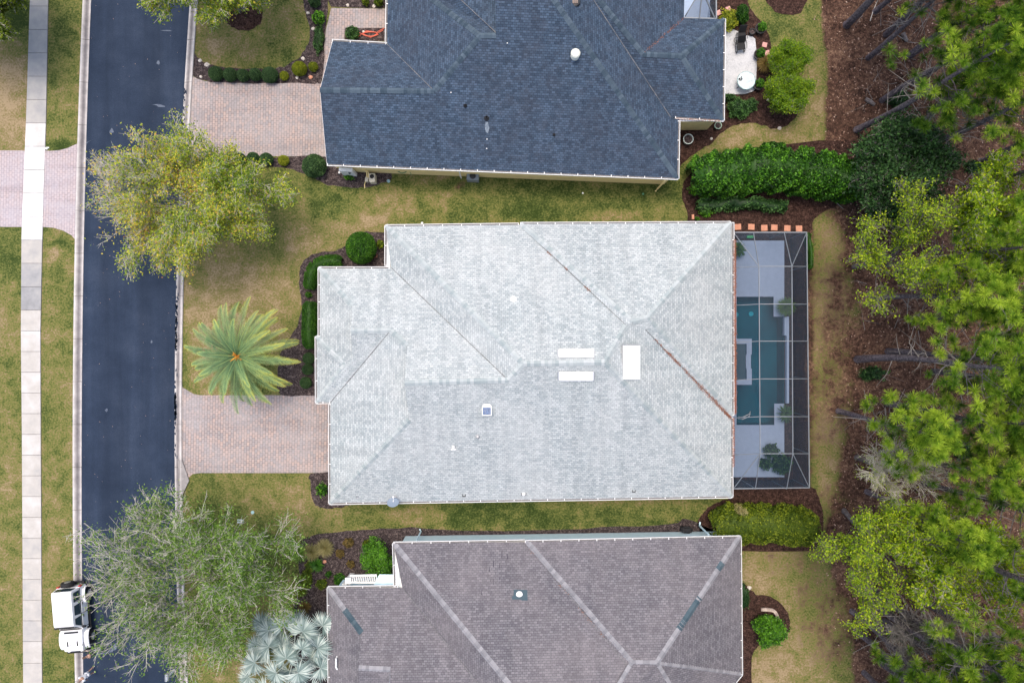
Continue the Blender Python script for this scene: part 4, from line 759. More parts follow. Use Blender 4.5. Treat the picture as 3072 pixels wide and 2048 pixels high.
# ---------------------------------------------------------------- pool, deck and screen enclosure
def rect(mb, x0, y0, x1, y1, z): mb.add([(*G(x0, y1), z), (*G(x1, y1), z), (*G(x1, y0), z), (*G(x0, y0), z)], [(0, 1, 2, 3)])
def slab(mb, x0, y0, x1, y1, z, t): c = (Vector((*G(x0, y0), 0)) + Vector((*G(x1, y1), 0)))/2; mb.box((c.x, c.y, z - t/2), (abs(x1-x0)/42, abs(y1-y0)/42, t))
mb = MB(); rect(mb, 2140, 722, 2352, 890, .05); rect(mb, 2140, 890, 2209, 1274, .05); rect(mb, 2140, 1274, 2352, 1430, .05); rect(mb, 2320, 890, 2352, 949.8, .05); rect(mb, 2322, 1210, 2352, 1274, .05)
o = mb.build('pool_deck', M['deck']); o['kind'] = 'structure'
mb = MB(); rect(mb, 2209, 698, 2368, 722, .03); rect(mb, 2140, 698, 2209, 722, .03); rect(mb, 2352, 722, 2368, 1460, .03); rect(mb, 2140, 1430, 2352, 1460, .03); o = mb.build('planting_margin', M['mulch_dark']); o['kind'] = 'structure'
pool = empty('swimming_pool', (*G(2280, 1082), 0), 0, 'teal rectangular swimming pool under the dark screen', 'pool'); po = Vector(pool.location)
mb = MB(); x0, y0, x1, y1 = POOL; a, b, c, d = [Vector((*G(*p), 0)) - po for p in ((x0, y1), (x1, y1), (x1, y0), (x0, y0))]; dp = Vector((0, 0, -1.3)); up = Vector((0, 0, .05))
mb.add([a+up, b+up, c+up, d+up, a+dp, b+dp, c+dp, d+dp], [(4, 5, 6, 7), (0, 4, 5, 1), (1, 5, 6, 2), (2, 6, 7, 3), (3, 7, 4, 0)])
M['plaster'] = noisy('pool_plaster', [(0.3, (0.02, 0.16, 0.20)), (0.7, (0.04, 0.24, 0.28))], .5, 3, .7, 0); mb.build('basin', M['plaster'], pool)
m, t_, N, L, B = newmat('pool_water'); tr = N.new('ShaderNodeBsdfTransparent'); tr.inputs[0].default_value = (0.28, 0.70, 0.80, 1); gl = N.new('ShaderNodeBsdfGlossy'); gl.inputs['Roughness'].default_value = 0.05
fr = N.new('ShaderNodeFresnel'); fr.inputs[0].default_value = 1.33; mx = N.new('ShaderNodeMixShader'); L.new(fr.outputs[0], mx.inputs[0]); L.new(tr.outputs[0], mx.inputs[1]); L.new(gl.outputs[0], mx.inputs[2]); L.new(mx.outputs[0], N['Material Output'].inputs[0])
nn = nz(N, L, 2.5, 3, .6, worldpos(N)); bb = N.new('ShaderNodeBump'); bb.inputs['Strength'].default_value = .15; L.new(nn.outputs[0], bb.inputs['Height']); L.new(bb.outputs[0], gl.inputs['Normal']); L.new(bb.outputs[0], fr.inputs['Normal'])
mb = MB(); z = Vector((0, 0, -.06)); mb.add([a+z, b+z, c+z, d+z], [(0, 1, 2, 3)]); mb.build('water', m, pool)
for x, y in ((2226, 941), (2272, 939)):  # cyan discs for the underwater lights, their glow is only colour
    mb = MB(); p = Vector((*G(x, y), -1.28)) - po; mb.lathe(p, [(.17, 0), (.17, .03), (.02, .04)], 18); mb.build('pool_light_disc', plain('pool_light_cyan', (0.15, 0.85, 0.9), .5), pool)
mb = MB(); slab(mb, 2354.2, 950, 2361, 1208, .35, .34); slab(mb, 2348, 951, 2354, 1006, .33, .32); mb.build('raised_wall', M['deck'], pool); [v for v in ()]
o = bpy.data.objects['raised_wall']; o.location = -po
spa = empty('spa', (*G(2222, 1084), 0), 0, 'small square spa with pale coping at the left side of the pool', 'spa'); so_ = Vector(spa.location)
mb = MB()
for r4 in ((2198, 1016, 2251, 1031), (2236, 1031, 2251, 1063), (2234, 1063, 2249, 1105), (2236, 1105, 2251, 1138), (2198, 1138, 2251, 1153)): slab(mb, *r4, .30 if r4[1] != 1063 else .26, 1.5)
o = mb.build('coping', M['deck'], spa); o.location = -so_
mb = MB(); rect(mb, 2198, 1031, 2236, 1138, .16); o = mb.build('water', plain('spa_water', (0.020, 0.07, 0.10), .08, .1, spec=.8), spa); o.location = -so_
hr = empty('handrail', (*G(2230, 1245), 0), 0, 'pale handrail at the lower left corner of the pool', 'handrail'); mb = MB()
for s in (0, .25): mb.tube([(-.35, -.25+s*.6, 0), (-.3, -.2+s*.6, .75), (.15, .02+s*.6, .8), (.4, .15+s*.6, .3)], .025, 8)
mb.build('rail', M['white'], hr)
# screened cage
M['screen'], t_, N, L, B = newmat('insect_screen'); B.inputs['Base Color'].default_value = (0.014, 0.030, 0.050, 1); B.inputs['Roughness'].default_value = .6; tr = N.new('ShaderNodeBsdfTransparent'); mx = N.new('ShaderNodeMixShader'); mx.inputs[0].default_value = 0.44
L.new(tr.outputs[0], mx.inputs[1]); L.new(B.outputs[0], mx.inputs[2]); L.new(mx.outputs[0], N['Material Output'].inputs[0])
def cage(label, ring, inner, rows, he, ht, xs, centre):
    """ring: left, right, top, bottom of the outer frame; inner: the flat top's x pair and y pair (photo pixels at their heights)"""
    t = empty('screen_enclosure', (*G(*centre), 0), 0, label, 'screen enclosure'); o = Vector(t.location); Q = lambda x, y, h: P(x, y, h) - o
    l, r_, tp, bt = ring; ix0, ix1 = inner; fr = []; fac = MB(); w = .065
    lt, rt, lb, rb = Q(l, tp, he), Q(r_, tp, he), Q(l, bt, he), Q(r_+8, bt-3, he)
    R_ = [Q(r_ + 8*(y-tp)/(bt-tp), y, he) for y in rows]; Lf = [Q(l, y+4, he) for y in rows]
    i0 = [Q(ix0 + 5*(y-tp)/(bt-tp), y, ht) for y in rows]; i1 = [Q(ix1 + 4*(y-tp)/(bt-tp), y, ht) for y in rows]
    B_ = lambda a, b, ww=w: fr.append((a, b, ww))
    B_(lt, rt, .09); B_(rt, rb, .09); B_(lb, rb, .09)
    for i in range(len(rows)):
        B_(Lf[i], i0[i]); B_(i0[i], i1[i]); B_(i1[i], R_[i])
        if i: B_(i0[i-1], i0[i]); B_(i1[i-1], i1[i])
    tx0, tx1 = Q(xs[0], tp, he), Q(xs[1], tp, he); bx0, bx1 = Q(xs[2], bt, he), Q(xs[3], bt, he)
    for a, b in ((tx0, i0[0]), (tx1, i1[0]), (lt, i0[0]), (rt, i1[0]), (bx0, i0[-1]), (bx1, i1[-1]), (lb, i0[-1]), (rb, i1[-1])): B_(a, b, .055)
    mb = MB()
    for a, b, ww in fr: mb.bar(a, b, ww*.7, .06)
    for a in [rt, rb, *R_, tx0, tx1, bx0, bx1]: mb.bar(a, (a.x, a.y, 0.02), .06)
    mb.build('frame', M['frame'], t)
    def panel(*ps): q = MB(); z = Vector((0, 0, -.01)); q.add([p + z for p in ps], [tuple(range(len(ps)))]); q.build('screen', M['screen'], t)
    panel(lt, Lf[0], i0[0]); panel(lt, tx0, i0[0]); panel(tx0, tx1, i1[0], i0[0]); panel(tx1, rt, i1[0]); panel(rt, R_[0], i1[0])
    for i in range(len(rows)-1): panel(Lf[i], i0[i], i0[i+1], Lf[i+1]); panel(i0[i], i1[i], i1[i+1], i0[i+1]); panel(i1[i], R_[i], R_[i+1], i1[i+1])
    panel(lb, Lf[-1], i0[-1]); panel(lb, bx0, i0[-1]); panel(bx0, bx1, i1[-1], i0[-1]); panel(bx1, rb, i1[-1]); panel(rb, R_[-1], i1[-1])
    dn = lambda a: Vector((a.x, a.y, .02))
    for a, b in ((rt, rb), (lt, rt), (lb, rb)): panel(a, b, dn(b), dn(a))
    return t
cage('dark screened pool cage attached to the right side of the pale grey house', (2200, 2420, 697, 1465), (2276, 2375), [799, 912, 1023, 1136, 1249, 1360], 2.7, 3.9, (2260, 2352, 2266, 2360), (2310, 1080))
t = empty('screen_enclosure', (*G(2100, 0), 0), 0, 'small screened cage at the top edge between the blue roof wings', 'screen enclosure'); o_ = Vector(t.location); mb = MB(); Q = lambda x, y, h=2.8: P(x, y, h) - o_
for a, b in ((Q(2052, 54), Q(2149, 57)), (Q(2149, 57), Q(2147, -130)), (Q(2055, 50), Q(2092, -12, 3.6)), (Q(2098, 56), Q(2106, -12, 3.6)), (Q(2144, 56), Q(2116, -8, 3.6)), (Q(2092, -12, 3.6), Q(2116, -8, 3.6)), (Q(2104, -12, 3.6), Q(2104, -130, 3.6))): mb.bar(a, b, .08)
mb.build('frame', M['frame'], t); mb = MB(); mb.add([Q(2052, 54), Q(2149, 57), Q(2116, -8, 3.6), Q(2092, -12, 3.6)], [(0, 1, 2, 3)]); mb.build('screen', M['screen'], t); mb = MB(); mb.add([Q(2149, 57), Q(2147, -130), Q(2116, -130, 3.6), Q(2116, -8, 3.6)], [(0, 1, 2, 3)]); mb.build('screen', M['screen'], t)
mb = MB(); mb.add([Q(2149, 57), Q(2147, -130), Q(2147, -130, .02) , Vector((Q(2149, 57).x, Q(2149, 57).y, .02))], [(0, 1, 2, 3)]); mb.build('screen', M['screen'], t)
sheet('lanai_floor', [(2000, -130), (2130, -130), (2130, 70), (2000, 70)], .03, M['deck'])
# brown needles caught in gutters and valleys
def needles():
    r = np.random.RandomState(9); segs = []
    def add(a, b, wdt, n, L=.12):
        a, b = np.array(a), np.array(b); t = r.rand(n, 1); c = a + (b-a)*t + r.normal(0, 1, (n, 3))*np.array([wdt, wdt, .02]); d = r.normal(0, 1, (n, 3))*np.array([1, 1, .15]); d = d/np.linalg.norm(d, axis=1, keepdims=True)*L*r.uniform(.5, 1, (n, 1))
        p = np.cross(d, [0, 0, 1]); p = p/np.linalg.norm(p, axis=1, keepdims=True)*.012; segs.append(np.stack([c-d/2, c+p, c+d/2, c-p], 1))
    up = lambda v, z=.06: tuple(v + Vector((0, 0, z)))
    v = mid.v; add(up(P(2204, 720, 3.1), 0), up(P(2206, 1240, 3.1), 0), .045, 4200); add(up(P(2201, 1255, 2.95), 0), up(P(2200, 1400, 2.95), 0), .04, 700)
    for t0, t1, n, wd in ((.25, .4, 160, .05), (.42, .60, 120, .05), (.60, .92, 420, .08), (.92, 1, 220, .07), (.1, .25, 60, .04)): a, b = v['v4'], v['v3']; add(up(a.lerp(b, t0), .07), up(a.lerp(b, t1), .07), wd, n)
    for t0, t1, n in ((.28, .32, 30), (.44, .47, 30), (.62, .68, 40)): add(up(v['b'].lerp(v['v2'], t0)), up(v['b'].lerp(v['v2'], t1)), .04, n)
    w = low.v
    for t0, t1, n in ((.05, .1, 14), (.35, .45, 22), (.55, .7, 34), (.75, .8, 12)): add(up(w['b'].lerp(w['v'], t0)), up(w['b'].lerp(w['v'], t1)), .05, n)
    add(up(P(1700, 1622, 3.0), 0), up(P(2180, 1612, 3.0), 0), .03, 900); w = top.v; add(up(w['q3']), up(w['rl']), .05, 120); add(up(P(2030, 356, 2.95), 0), up(P(2160, 363, 2.95), 0), .03, 250)
    V = np.concatenate(segs); n = len(V); o = nmesh('pine_needles', V.reshape(-1, 3), np.arange(n*4).reshape(-1, 4), M['needles'], tint=np.repeat(r.rand(n), 4)); tag(o, 'rusty brown pine needles caught in the gutters and roof valleys', 'pine needles', kind='stuff')
needles()
# porch trellis on the lower house's left side
tr = empty('porch_trellis', (*G(1100, 1735), 0), 0, 'white slatted trellis with pale blue panel left of the mauve grey roof', 'trellis'); o_ = Vector(tr.location); Q = lambda x, y, h=2.3: P(x, y, h) - o_
mb = MB(); mb.box(tuple(Q(1045, 1741, 1.15)), (.32, .32, 2.3)); mb.box(tuple(Q(1045, 1741, 2.35)), (.42, .42, .12)); mb.build('post', M['white'], tr, bevel=.015)
mb = MB(); mb.bar(Q(1050, 1726), Q(1130, 1724), .12); mb.bar(Q(1046, 1745), Q(1125, 1746), .12); mb.build('beam', M['white'], tr)
mb = MB()
for k in range(14): x = 1060 + k*5.4; mb.bar(Q(x, 1726, 2.38), Q(x - 3, 1746, 2.38), .05, .05)
mb.build('slats', M['white'], tr)
mb = MB(); mb.add([Q(1138, 1722, 2.3), Q(1181, 1722, 2.3), Q(1181, 1757, 2.3), Q(1118, 1757, 2.3)], [(3, 2, 1, 0)]); mb.build('panel', M['blue'], tr)
# curved brick edging in the lower rear bed
mb = MB(); r = random.Random(1)
pts = spline([(2282, 1826), (2300, 1826), (2318, 1829), (2328, 1840), (2332, 1856), (2333, 1868)], 3, False)
for i in range(0, len(pts)-1, 1):
    a = Vector((*G(*pts[i]), .08)); b = Vector((*G(*pts[i+1]), .08)); mb.bar(a, a.lerp(b, .93), .22, .16, r.uniform(.2, .8))
tag(mb.build('brick_edging', tintmat('pale_brick', [(0, (.36, .28, .24)), (1, (.62, .52, .46))], .9), bevel=.01), 'curved pale brick edging around the leafy shrub behind the lower house', 'edging')

# ---------------------------------------------------------------- foliage builders
def leaf_quads(C, s, q, up=0.5, aspect=0.5):
    n = len(C); N_ = q.normal(0, 1, (n, 3)); N_[:, 2] += up*2; N_ /= np.linalg.norm(N_, axis=1, keepdims=True)
    T = np.cross(N_, q.normal(0, 1, (n, 3))); T /= np.linalg.norm(T, axis=1, keepdims=True) + 1e-9; B = np.cross(N_, T)
    s = (s*q.uniform(.6, 1.25, n))[:, None]
    return np.stack([C - T*s, C + B*s*aspect, C + T*s, C - B*s*aspect], 1)
def prisms(A, B, ra, rb):
    """triangular tapered sticks between the points A and B"""
    d = B - A; L = np.linalg.norm(d, axis=1, keepdims=True) + 1e-9; d = d/L; up = np.where(np.abs(d[:, 2:3]) > .9, np.array([[1., 0, 0]]), np.array([[0., 0, 1]]))
    x = np.cross(d, up); x /= np.linalg.norm(x, axis=1, keepdims=True); y = np.cross(x, d); V = []
    for c, r_ in ((A, ra), (B, rb)):
        for k in range(3): a = k*2.0944 + .5; V.append(c + (x*math.cos(a) + y*math.sin(a))*np.reshape(r_, (-1, 1)))
    V = np.stack(V, 1); n = len(A); b = (np.arange(n)*6)[:, None]
    F = np.stack([b + np.array([k, (k+1) % 3, 3 + (k+1) % 3, 3 + k]) for k in range(3)], 1).reshape(-1, 4)
    return V.reshape(-1, 3), F
def tree_skeleton(q, C, F, rx, ry, rz, nl, ns, nt, sub=3, az=None, rad=.09, twig=.014, tl=.7, vmin=-.2):
    """limbs from fork F to the crown envelope around C; returns stick arrays and twig ends"""
    S = []; ends = []; Rm = (rx+ry)/2
    def path(a, c, b, n): t = np.linspace(0, 1, n)[:, None]; return a*(1-t)**2 + 2*c*t*(1-t) + b*t**2
    for i in range(nl):
        th = (i + q.uniform(-.35, .35))*2*math.pi/nl*2.618 if az is None else q.uniform(*az); u = q.uniform(.55, 1.0)**.6; v = q.uniform(vmin, 1)
        lob = 1 + .12*math.sin(3*th + 1) + .10*math.sin(5*th); T = C + np.array([rx*math.cos(th)*u*lob*math.sqrt(max(.1, 1-max(0, v)**2*.75)), ry*math.sin(th)*u*lob*math.sqrt(max(.1, 1-max(0, v)**2*.75)), rz*v])
        F0 = F; F = F + (C-F)*q.uniform(0, .45) + np.append(q.normal(0, .12, 2), 0); ctl = F*.5 + T*.5 + np.array([0, 0, rz*.35]) + q.normal(0, .15*Rm, 3)*np.array([1, 1, .4]); pt = path(F, ctl, T, 9); r0 = rad*q.uniform(.7, 1.1)
        pt[1:-1] += q.normal(0, .07, (7, 3))
        for k in range(8): S.append((pt[k], pt[k+1], r0*(1-k/9), r0*(1-(k+1)/9)))
        F = F0
        for j in range(ns):
            t = q.uniform(.28, 1.0); k = min(7, int(t*8)); p = pt[k] + (pt[k+1]-pt[k])*(t*8-k); d = (pt[k+1]-pt[k]); d /= np.linalg.norm(d)
            e = d + q.normal(0, .40, 3)*np.array([1, 1, .6]); e /= np.linalg.norm(e); L = Rm*q.uniform(.22, .42)*(1.15 - .6*t); m = p + e*L*.5 + q.normal(0, .06, 3); b = p + e*L + np.array([0, 0, q.uniform(-.1, .25)*L])
            r1 = r0*.4*(1.1-t*.6); S.append((p, m, r1, r1*.7)); S.append((m, b, r1*.7, r1*.4))
            for w in range(nt):
                f = q.uniform(.15, 1); p2 = (p + (m-p)*f*2) if f < .5 else (m + (b-m)*(f*2-1)); e2 = e + q.normal(0, .45, 3)*np.array([1, 1, .7]); e2 /= np.linalg.norm(e2); L2 = tl*q.uniform(.5, 1.3); b2 = p2 + e2*L2
                S.append((p2, b2, twig*1.3, twig*.7)); ends.append((p2, b2))
                for z in range(sub):
                    g = q.uniform(.3, .95); p3 = p2 + (b2-p2)*g; e3 = e2 + q.normal(0, .65, 3)*np.array([1, 1, .7]); e3 /= np.linalg.norm(e3); b3 = p3 + e3*tl*q.uniform(.25, .6); S.append((p3, b3, twig*.8, twig*.45)); ends.append((p3, b3))
    return S, ends
def stick_obj(name, S, m, parent, o):
    A = np.array([s[0] for s in S]) - o; B = np.array([s[1] for s in S]) - o; V, F = prisms(A, B, np.array([s[2] for s in S]), np.array([s[3] for s in S])); return nmesh(name, V, F, m, parent)
def broadleaf(label, base, cen, hc, rx, ry, rz, nl, ns, nt, per, leaf, lm, bm, seed, name='tree', cat='tree', fork=.35, sub=3, rad=.09, twig=.014, tl=.7, lb=None, group=None, trunk_r=.16, spread=.12, up=.6, keep=None, tone=None, vmin=-.2):
    q = np.random.RandomState(seed); B = np.array(P(*base, 0)); C = np.array(P(*cen, hc)); Fk = B + (C-B)*fork; Fk[2] = hc*fork
    S, E = tree_skeleton(q, C, Fk, rx, ry, rz, nl, ns, nt, sub, None, rad, twig, tl, vmin); t = empty(name, tuple(B), 0, label, cat, group)
    mb = MB(); mid_ = (Fk*.5) + np.array([q.normal(0, .08), q.normal(0, .08), 0]) + B*.5; mb.tube([(0, 0, -.1), (0, 0, .15), tuple(mid_-B), tuple(Fk-B), tuple((Fk + (C-Fk)*.25)-B)], [trunk_r*1.5, trunk_r*1.1, trunk_r*.9, trunk_r*.8, trunk_r*.4], 10); mb.build('trunk', bm if lb is None else lb, t, smooth=True)
    stick_obj('branches', S, bm, t, B)
    E = np.array(E); n = len(E); k = q.randint(0, n, n*per); f = q.uniform(.1, 1.05, len(k))[:, None]; c = E[k, 0] + (E[k, 1]-E[k, 0])*f + q.normal(0, spread, (len(k), 3))
    if keep is not None: kk = keep(c - C, q); c = c[kk]; k = k[kk]
    tn = np.clip(.45 + .22*q.normal(0, 1, len(c)) + (tone(c - C) if tone else 0), 0, 1); V = leaf_quads(c, leaf, q, up) - B
    nmesh('crown', V.reshape(-1, 3), np.arange(len(c)*4).reshape(-1, 4), lm, t, tint=np.repeat(tn, 4)); return t

# street trees
broadleaf('large yellowing street tree overhanging the kerb above the date palm', (625, 620), (545, 610), 5.2, 5.75, 4.45, 2.0, 44, 10, 7, 6, .075, M['f_autumn'], M['twig'], 11, fork=.22, rad=.055, twig=.011, tl=.75, spread=.20, trunk_r=.2, lb=M['bark'],
    keep=lambda d, q: q.rand(len(d)) < np.clip(.74 + d[:, 0]*.09 - np.maximum(0, -d[:, 0]-3.0)*.10, .20, 1), tone=lambda d: .13*np.sin(d[:, 0]*.9+1)*np.sin(d[:, 1]*1.1) + .03 - .022*d[:, 0])
broadleaf('sparse grey green street tree with bare pale twigs beside the parked white car', (650, 1710), (590, 1740), 5.4, 6.5, 6.3, 2.3, 44, 8, 6, 7, .075, M['f_sage'], M['twig'], 22, rad=.055, fork=.22, twig=.015, tl=1.0, spread=.24, trunk_r=.2, lb=M['bark'],
    keep=lambda d, q: q.rand(len(d)) < np.clip(.80 + d[:, 0]*.08, .35, 1))
broadleaf('yellow green tree cut by the top edge above the round mulch ring', (722, 30), (640, -120), 5.0, 5.2, 4.3, 1.8, 24, 12, 10, 6, .08, M['f_autumn'], M['twig'], 13, tl=.8, tone=lambda d: -.12, lb=M['bark'])
broadleaf('green tree cut by the upper left corner of the photo', (-40, 40), (-70, -10), 4.5, 4.0, 3.4, 1.6, 18, 11, 9, 8, .085, M['f_olive'], M['twig'], 14, tl=.7, lb=M['bark'])

# shrubs made of leaves over a core tinted dark to paint the inner shade
def lump(D, seed, amt): return 1 + amt*(np.sin(D[:, 0]*5 + seed)*np.cos(D[:, 1]*6 + seed*2) + .6*np.sin(D[:, 2]*9 + D[:, 0]*8 + seed))
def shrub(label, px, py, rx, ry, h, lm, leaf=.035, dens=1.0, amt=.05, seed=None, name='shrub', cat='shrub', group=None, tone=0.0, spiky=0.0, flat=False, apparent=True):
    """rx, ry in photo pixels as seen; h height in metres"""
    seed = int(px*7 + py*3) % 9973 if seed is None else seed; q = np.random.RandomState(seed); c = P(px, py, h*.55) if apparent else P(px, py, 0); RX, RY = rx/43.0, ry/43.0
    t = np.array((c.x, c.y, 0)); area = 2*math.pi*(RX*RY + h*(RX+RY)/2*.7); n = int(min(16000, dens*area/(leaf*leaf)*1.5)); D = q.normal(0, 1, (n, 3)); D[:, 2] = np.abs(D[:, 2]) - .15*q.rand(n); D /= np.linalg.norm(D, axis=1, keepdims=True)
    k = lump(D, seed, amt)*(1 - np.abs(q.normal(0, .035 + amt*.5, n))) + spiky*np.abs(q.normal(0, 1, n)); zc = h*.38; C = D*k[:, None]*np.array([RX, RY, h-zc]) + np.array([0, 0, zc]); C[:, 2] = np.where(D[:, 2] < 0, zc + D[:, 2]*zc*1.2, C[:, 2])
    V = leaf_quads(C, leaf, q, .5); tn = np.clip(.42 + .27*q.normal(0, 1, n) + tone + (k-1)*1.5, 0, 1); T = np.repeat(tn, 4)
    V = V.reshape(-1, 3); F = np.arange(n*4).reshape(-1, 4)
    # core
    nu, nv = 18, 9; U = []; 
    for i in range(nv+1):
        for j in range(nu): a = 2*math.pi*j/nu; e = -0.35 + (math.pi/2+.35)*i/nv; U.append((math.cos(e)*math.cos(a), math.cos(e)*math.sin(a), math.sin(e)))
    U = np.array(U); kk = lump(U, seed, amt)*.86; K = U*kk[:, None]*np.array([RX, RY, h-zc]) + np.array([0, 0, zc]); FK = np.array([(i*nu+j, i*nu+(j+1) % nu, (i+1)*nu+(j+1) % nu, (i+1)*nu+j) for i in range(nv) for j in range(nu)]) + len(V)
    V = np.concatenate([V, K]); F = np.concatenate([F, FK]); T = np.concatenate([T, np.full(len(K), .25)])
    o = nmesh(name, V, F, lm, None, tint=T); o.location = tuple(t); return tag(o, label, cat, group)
names = ['first dark topiary ball from the kerb in the upper row', 'second dark topiary ball from the kerb in the upper row', 'third dark topiary ball from the kerb in the upper row', 'fourth dark topiary ball from the kerb in the upper row', 'fifth and widest dark topiary ball in the upper row']
for i, (x, y, r_) in enumerate([(646, 220, 22.5), (689, 223, 21), (728, 225, 19), (765, 223, 19), (808, 224, 25)]): shrub(names[i], x, y, r_, r_*.98, .95, M['f_box'], .028, 1.2, .015, name='topiary_ball', cat='topiary', group='dark topiary balls along the upper drive')
names = ['dark topiary ball half hidden by the yellowing tree, in the lower row', 'first fully visible dark topiary ball in the lower row', 'middle dark topiary ball in the lower row', 'dark topiary ball next to the golden ball in the lower row']
for i, (x, y, r_) in enumerate([(683, 480, 16), (718, 476, 19), (758, 473, 18.5), (798, 477, 20.5)]): shrub(names[i], x, y, r_, r_*.95, .85, M['f_box'], .028, 1.2, .015, name='topiary_ball', cat='topiary', group='dark topiary balls along the lower side of the upper drive')
shrub('small golden ball shrub at the end of the upper topiary row', 852, 227, 14, 14, .55, M['f_gold'], .028, 1.2, .03, name='golden_ball', cat='shrub')
shrub('large golden ball shrub in the corner of the upper bed', 897, 205, 23, 22, .95, M['f_gold'], .03, 1.2, .03, name='golden_ball', cat='shrub', tone=-.12)
shrub('golden shrub nearest the left gable of the blue roof', 939, 200, 15, 15, .6, M['f_gold'], .03, 1.0, .06, name='golden_ball', cat='shrub', tone=-.2)
shrub('golden ball shrub in the bed below the upper drive', 850, 481, 17.5, 16, .6, M['f_gold'], .03, 1.2, .03, name='golden_ball', cat='shrub', tone=.08)
shrub('large dark round shrub at the lower left corner of the blue roof', 941, 496, 36, 35, 1.5, M['f_box'], .05, 1.0, .06, tone=.05)
shrub('leafy bright green shrub beside the stone bed above the drive', 955, 53, 19, 19, .8, M['f_hedge'], .06, .6, .14, tone=.25, spiky=.05)
shrub('dark low juniper along the bed beside the blue gable', 956, 118, 16, 42, .5, M['f_dark'], .045, .7, .2, tone=.15)
shrub('dark shrub at the top edge left of the walkway', 943, 5, 18, 16, .8, M['f_box'], .04, .9, .08); shrub('small olive shrub at the top edge above the walkway', 1096, 4, 11, 12, .6, M['f_olive'], .04, .9, .1); shrub('round olive shrub at the top edge near the blue eave', 1135, 6, 14, 13, .6, M['f_olive'], .04, .9, .1, tone=-.1)
shrub('dark green shrub in the small bed left of the red hose', 1056, 99, 20, 20, .9, M['f_dark'], .06, .8, .1, tone=.2)
shrub('small bright fern in the bed by the meter cabinet', 1047, 531, 13, 10, .4, M['f_hedge'], .06, .5, .2, tone=.25, spiky=.1)
# middle house front garden
shrub('big clipped green ball beside the pale grey roof corner', 1081, 742, 46, 49, 2.0, M['f_hedge'], .045, 1.1, .012, name='topiary_ball', cat='topiary', tone=-.05)
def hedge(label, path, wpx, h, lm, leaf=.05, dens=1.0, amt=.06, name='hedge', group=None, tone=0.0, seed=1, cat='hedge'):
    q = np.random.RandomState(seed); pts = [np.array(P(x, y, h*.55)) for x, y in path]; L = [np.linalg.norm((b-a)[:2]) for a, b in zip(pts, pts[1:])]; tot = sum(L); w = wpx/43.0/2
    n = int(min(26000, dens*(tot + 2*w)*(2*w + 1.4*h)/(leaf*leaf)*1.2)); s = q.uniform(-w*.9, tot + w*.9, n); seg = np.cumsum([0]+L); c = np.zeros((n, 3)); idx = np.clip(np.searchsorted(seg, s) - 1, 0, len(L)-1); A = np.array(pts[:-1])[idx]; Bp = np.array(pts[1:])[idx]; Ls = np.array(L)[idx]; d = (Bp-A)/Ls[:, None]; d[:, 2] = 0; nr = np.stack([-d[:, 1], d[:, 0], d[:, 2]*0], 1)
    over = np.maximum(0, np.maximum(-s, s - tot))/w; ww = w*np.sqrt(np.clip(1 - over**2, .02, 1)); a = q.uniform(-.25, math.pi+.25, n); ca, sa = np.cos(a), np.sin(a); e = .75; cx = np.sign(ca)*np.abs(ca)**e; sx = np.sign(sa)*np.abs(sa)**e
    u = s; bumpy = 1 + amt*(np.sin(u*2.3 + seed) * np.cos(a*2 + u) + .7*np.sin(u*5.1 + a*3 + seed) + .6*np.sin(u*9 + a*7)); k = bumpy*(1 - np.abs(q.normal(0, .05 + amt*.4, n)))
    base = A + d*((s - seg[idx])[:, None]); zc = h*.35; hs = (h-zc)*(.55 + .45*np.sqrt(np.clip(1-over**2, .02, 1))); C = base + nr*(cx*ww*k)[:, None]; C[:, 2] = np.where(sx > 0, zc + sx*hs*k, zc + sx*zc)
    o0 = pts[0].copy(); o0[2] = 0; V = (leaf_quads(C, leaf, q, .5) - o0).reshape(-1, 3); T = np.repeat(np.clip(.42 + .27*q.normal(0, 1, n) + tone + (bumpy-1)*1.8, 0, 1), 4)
    # core tube, tinted darker to paint the shade inside
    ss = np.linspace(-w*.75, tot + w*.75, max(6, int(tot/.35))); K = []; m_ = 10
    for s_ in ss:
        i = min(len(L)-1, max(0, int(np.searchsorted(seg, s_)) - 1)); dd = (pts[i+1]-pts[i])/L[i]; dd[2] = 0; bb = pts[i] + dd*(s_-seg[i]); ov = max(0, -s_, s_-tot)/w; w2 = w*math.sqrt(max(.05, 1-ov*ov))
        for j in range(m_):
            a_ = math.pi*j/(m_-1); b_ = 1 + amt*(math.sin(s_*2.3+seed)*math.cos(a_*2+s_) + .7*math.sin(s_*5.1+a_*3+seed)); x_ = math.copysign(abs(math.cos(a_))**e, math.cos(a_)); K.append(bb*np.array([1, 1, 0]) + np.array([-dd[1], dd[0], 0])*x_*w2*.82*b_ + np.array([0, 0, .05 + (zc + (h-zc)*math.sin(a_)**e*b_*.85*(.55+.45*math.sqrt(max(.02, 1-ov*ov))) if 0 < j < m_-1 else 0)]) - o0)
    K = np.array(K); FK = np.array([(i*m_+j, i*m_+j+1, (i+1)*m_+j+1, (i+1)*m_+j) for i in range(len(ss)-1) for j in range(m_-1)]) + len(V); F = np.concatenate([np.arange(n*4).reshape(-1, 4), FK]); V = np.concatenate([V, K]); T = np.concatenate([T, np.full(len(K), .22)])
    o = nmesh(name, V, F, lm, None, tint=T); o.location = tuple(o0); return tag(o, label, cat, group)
hedge('low clipped hedge curving around the upper left corner of the pale grey roof', [(1008, 784), (975, 785), (948, 795), (935, 818), (930, 850)], 42, 1.0, M['f_hedge'], .035, 1.1, .02, tone=-.12, seed=2)
hedge('straight clipped dark green hedge left of the pale grey roof', [(930, 925), (928, 985), (930, 1025)], 48, 1.1, M['f_hedge'], .035, 1.1, .02, tone=-.2, seed=3)
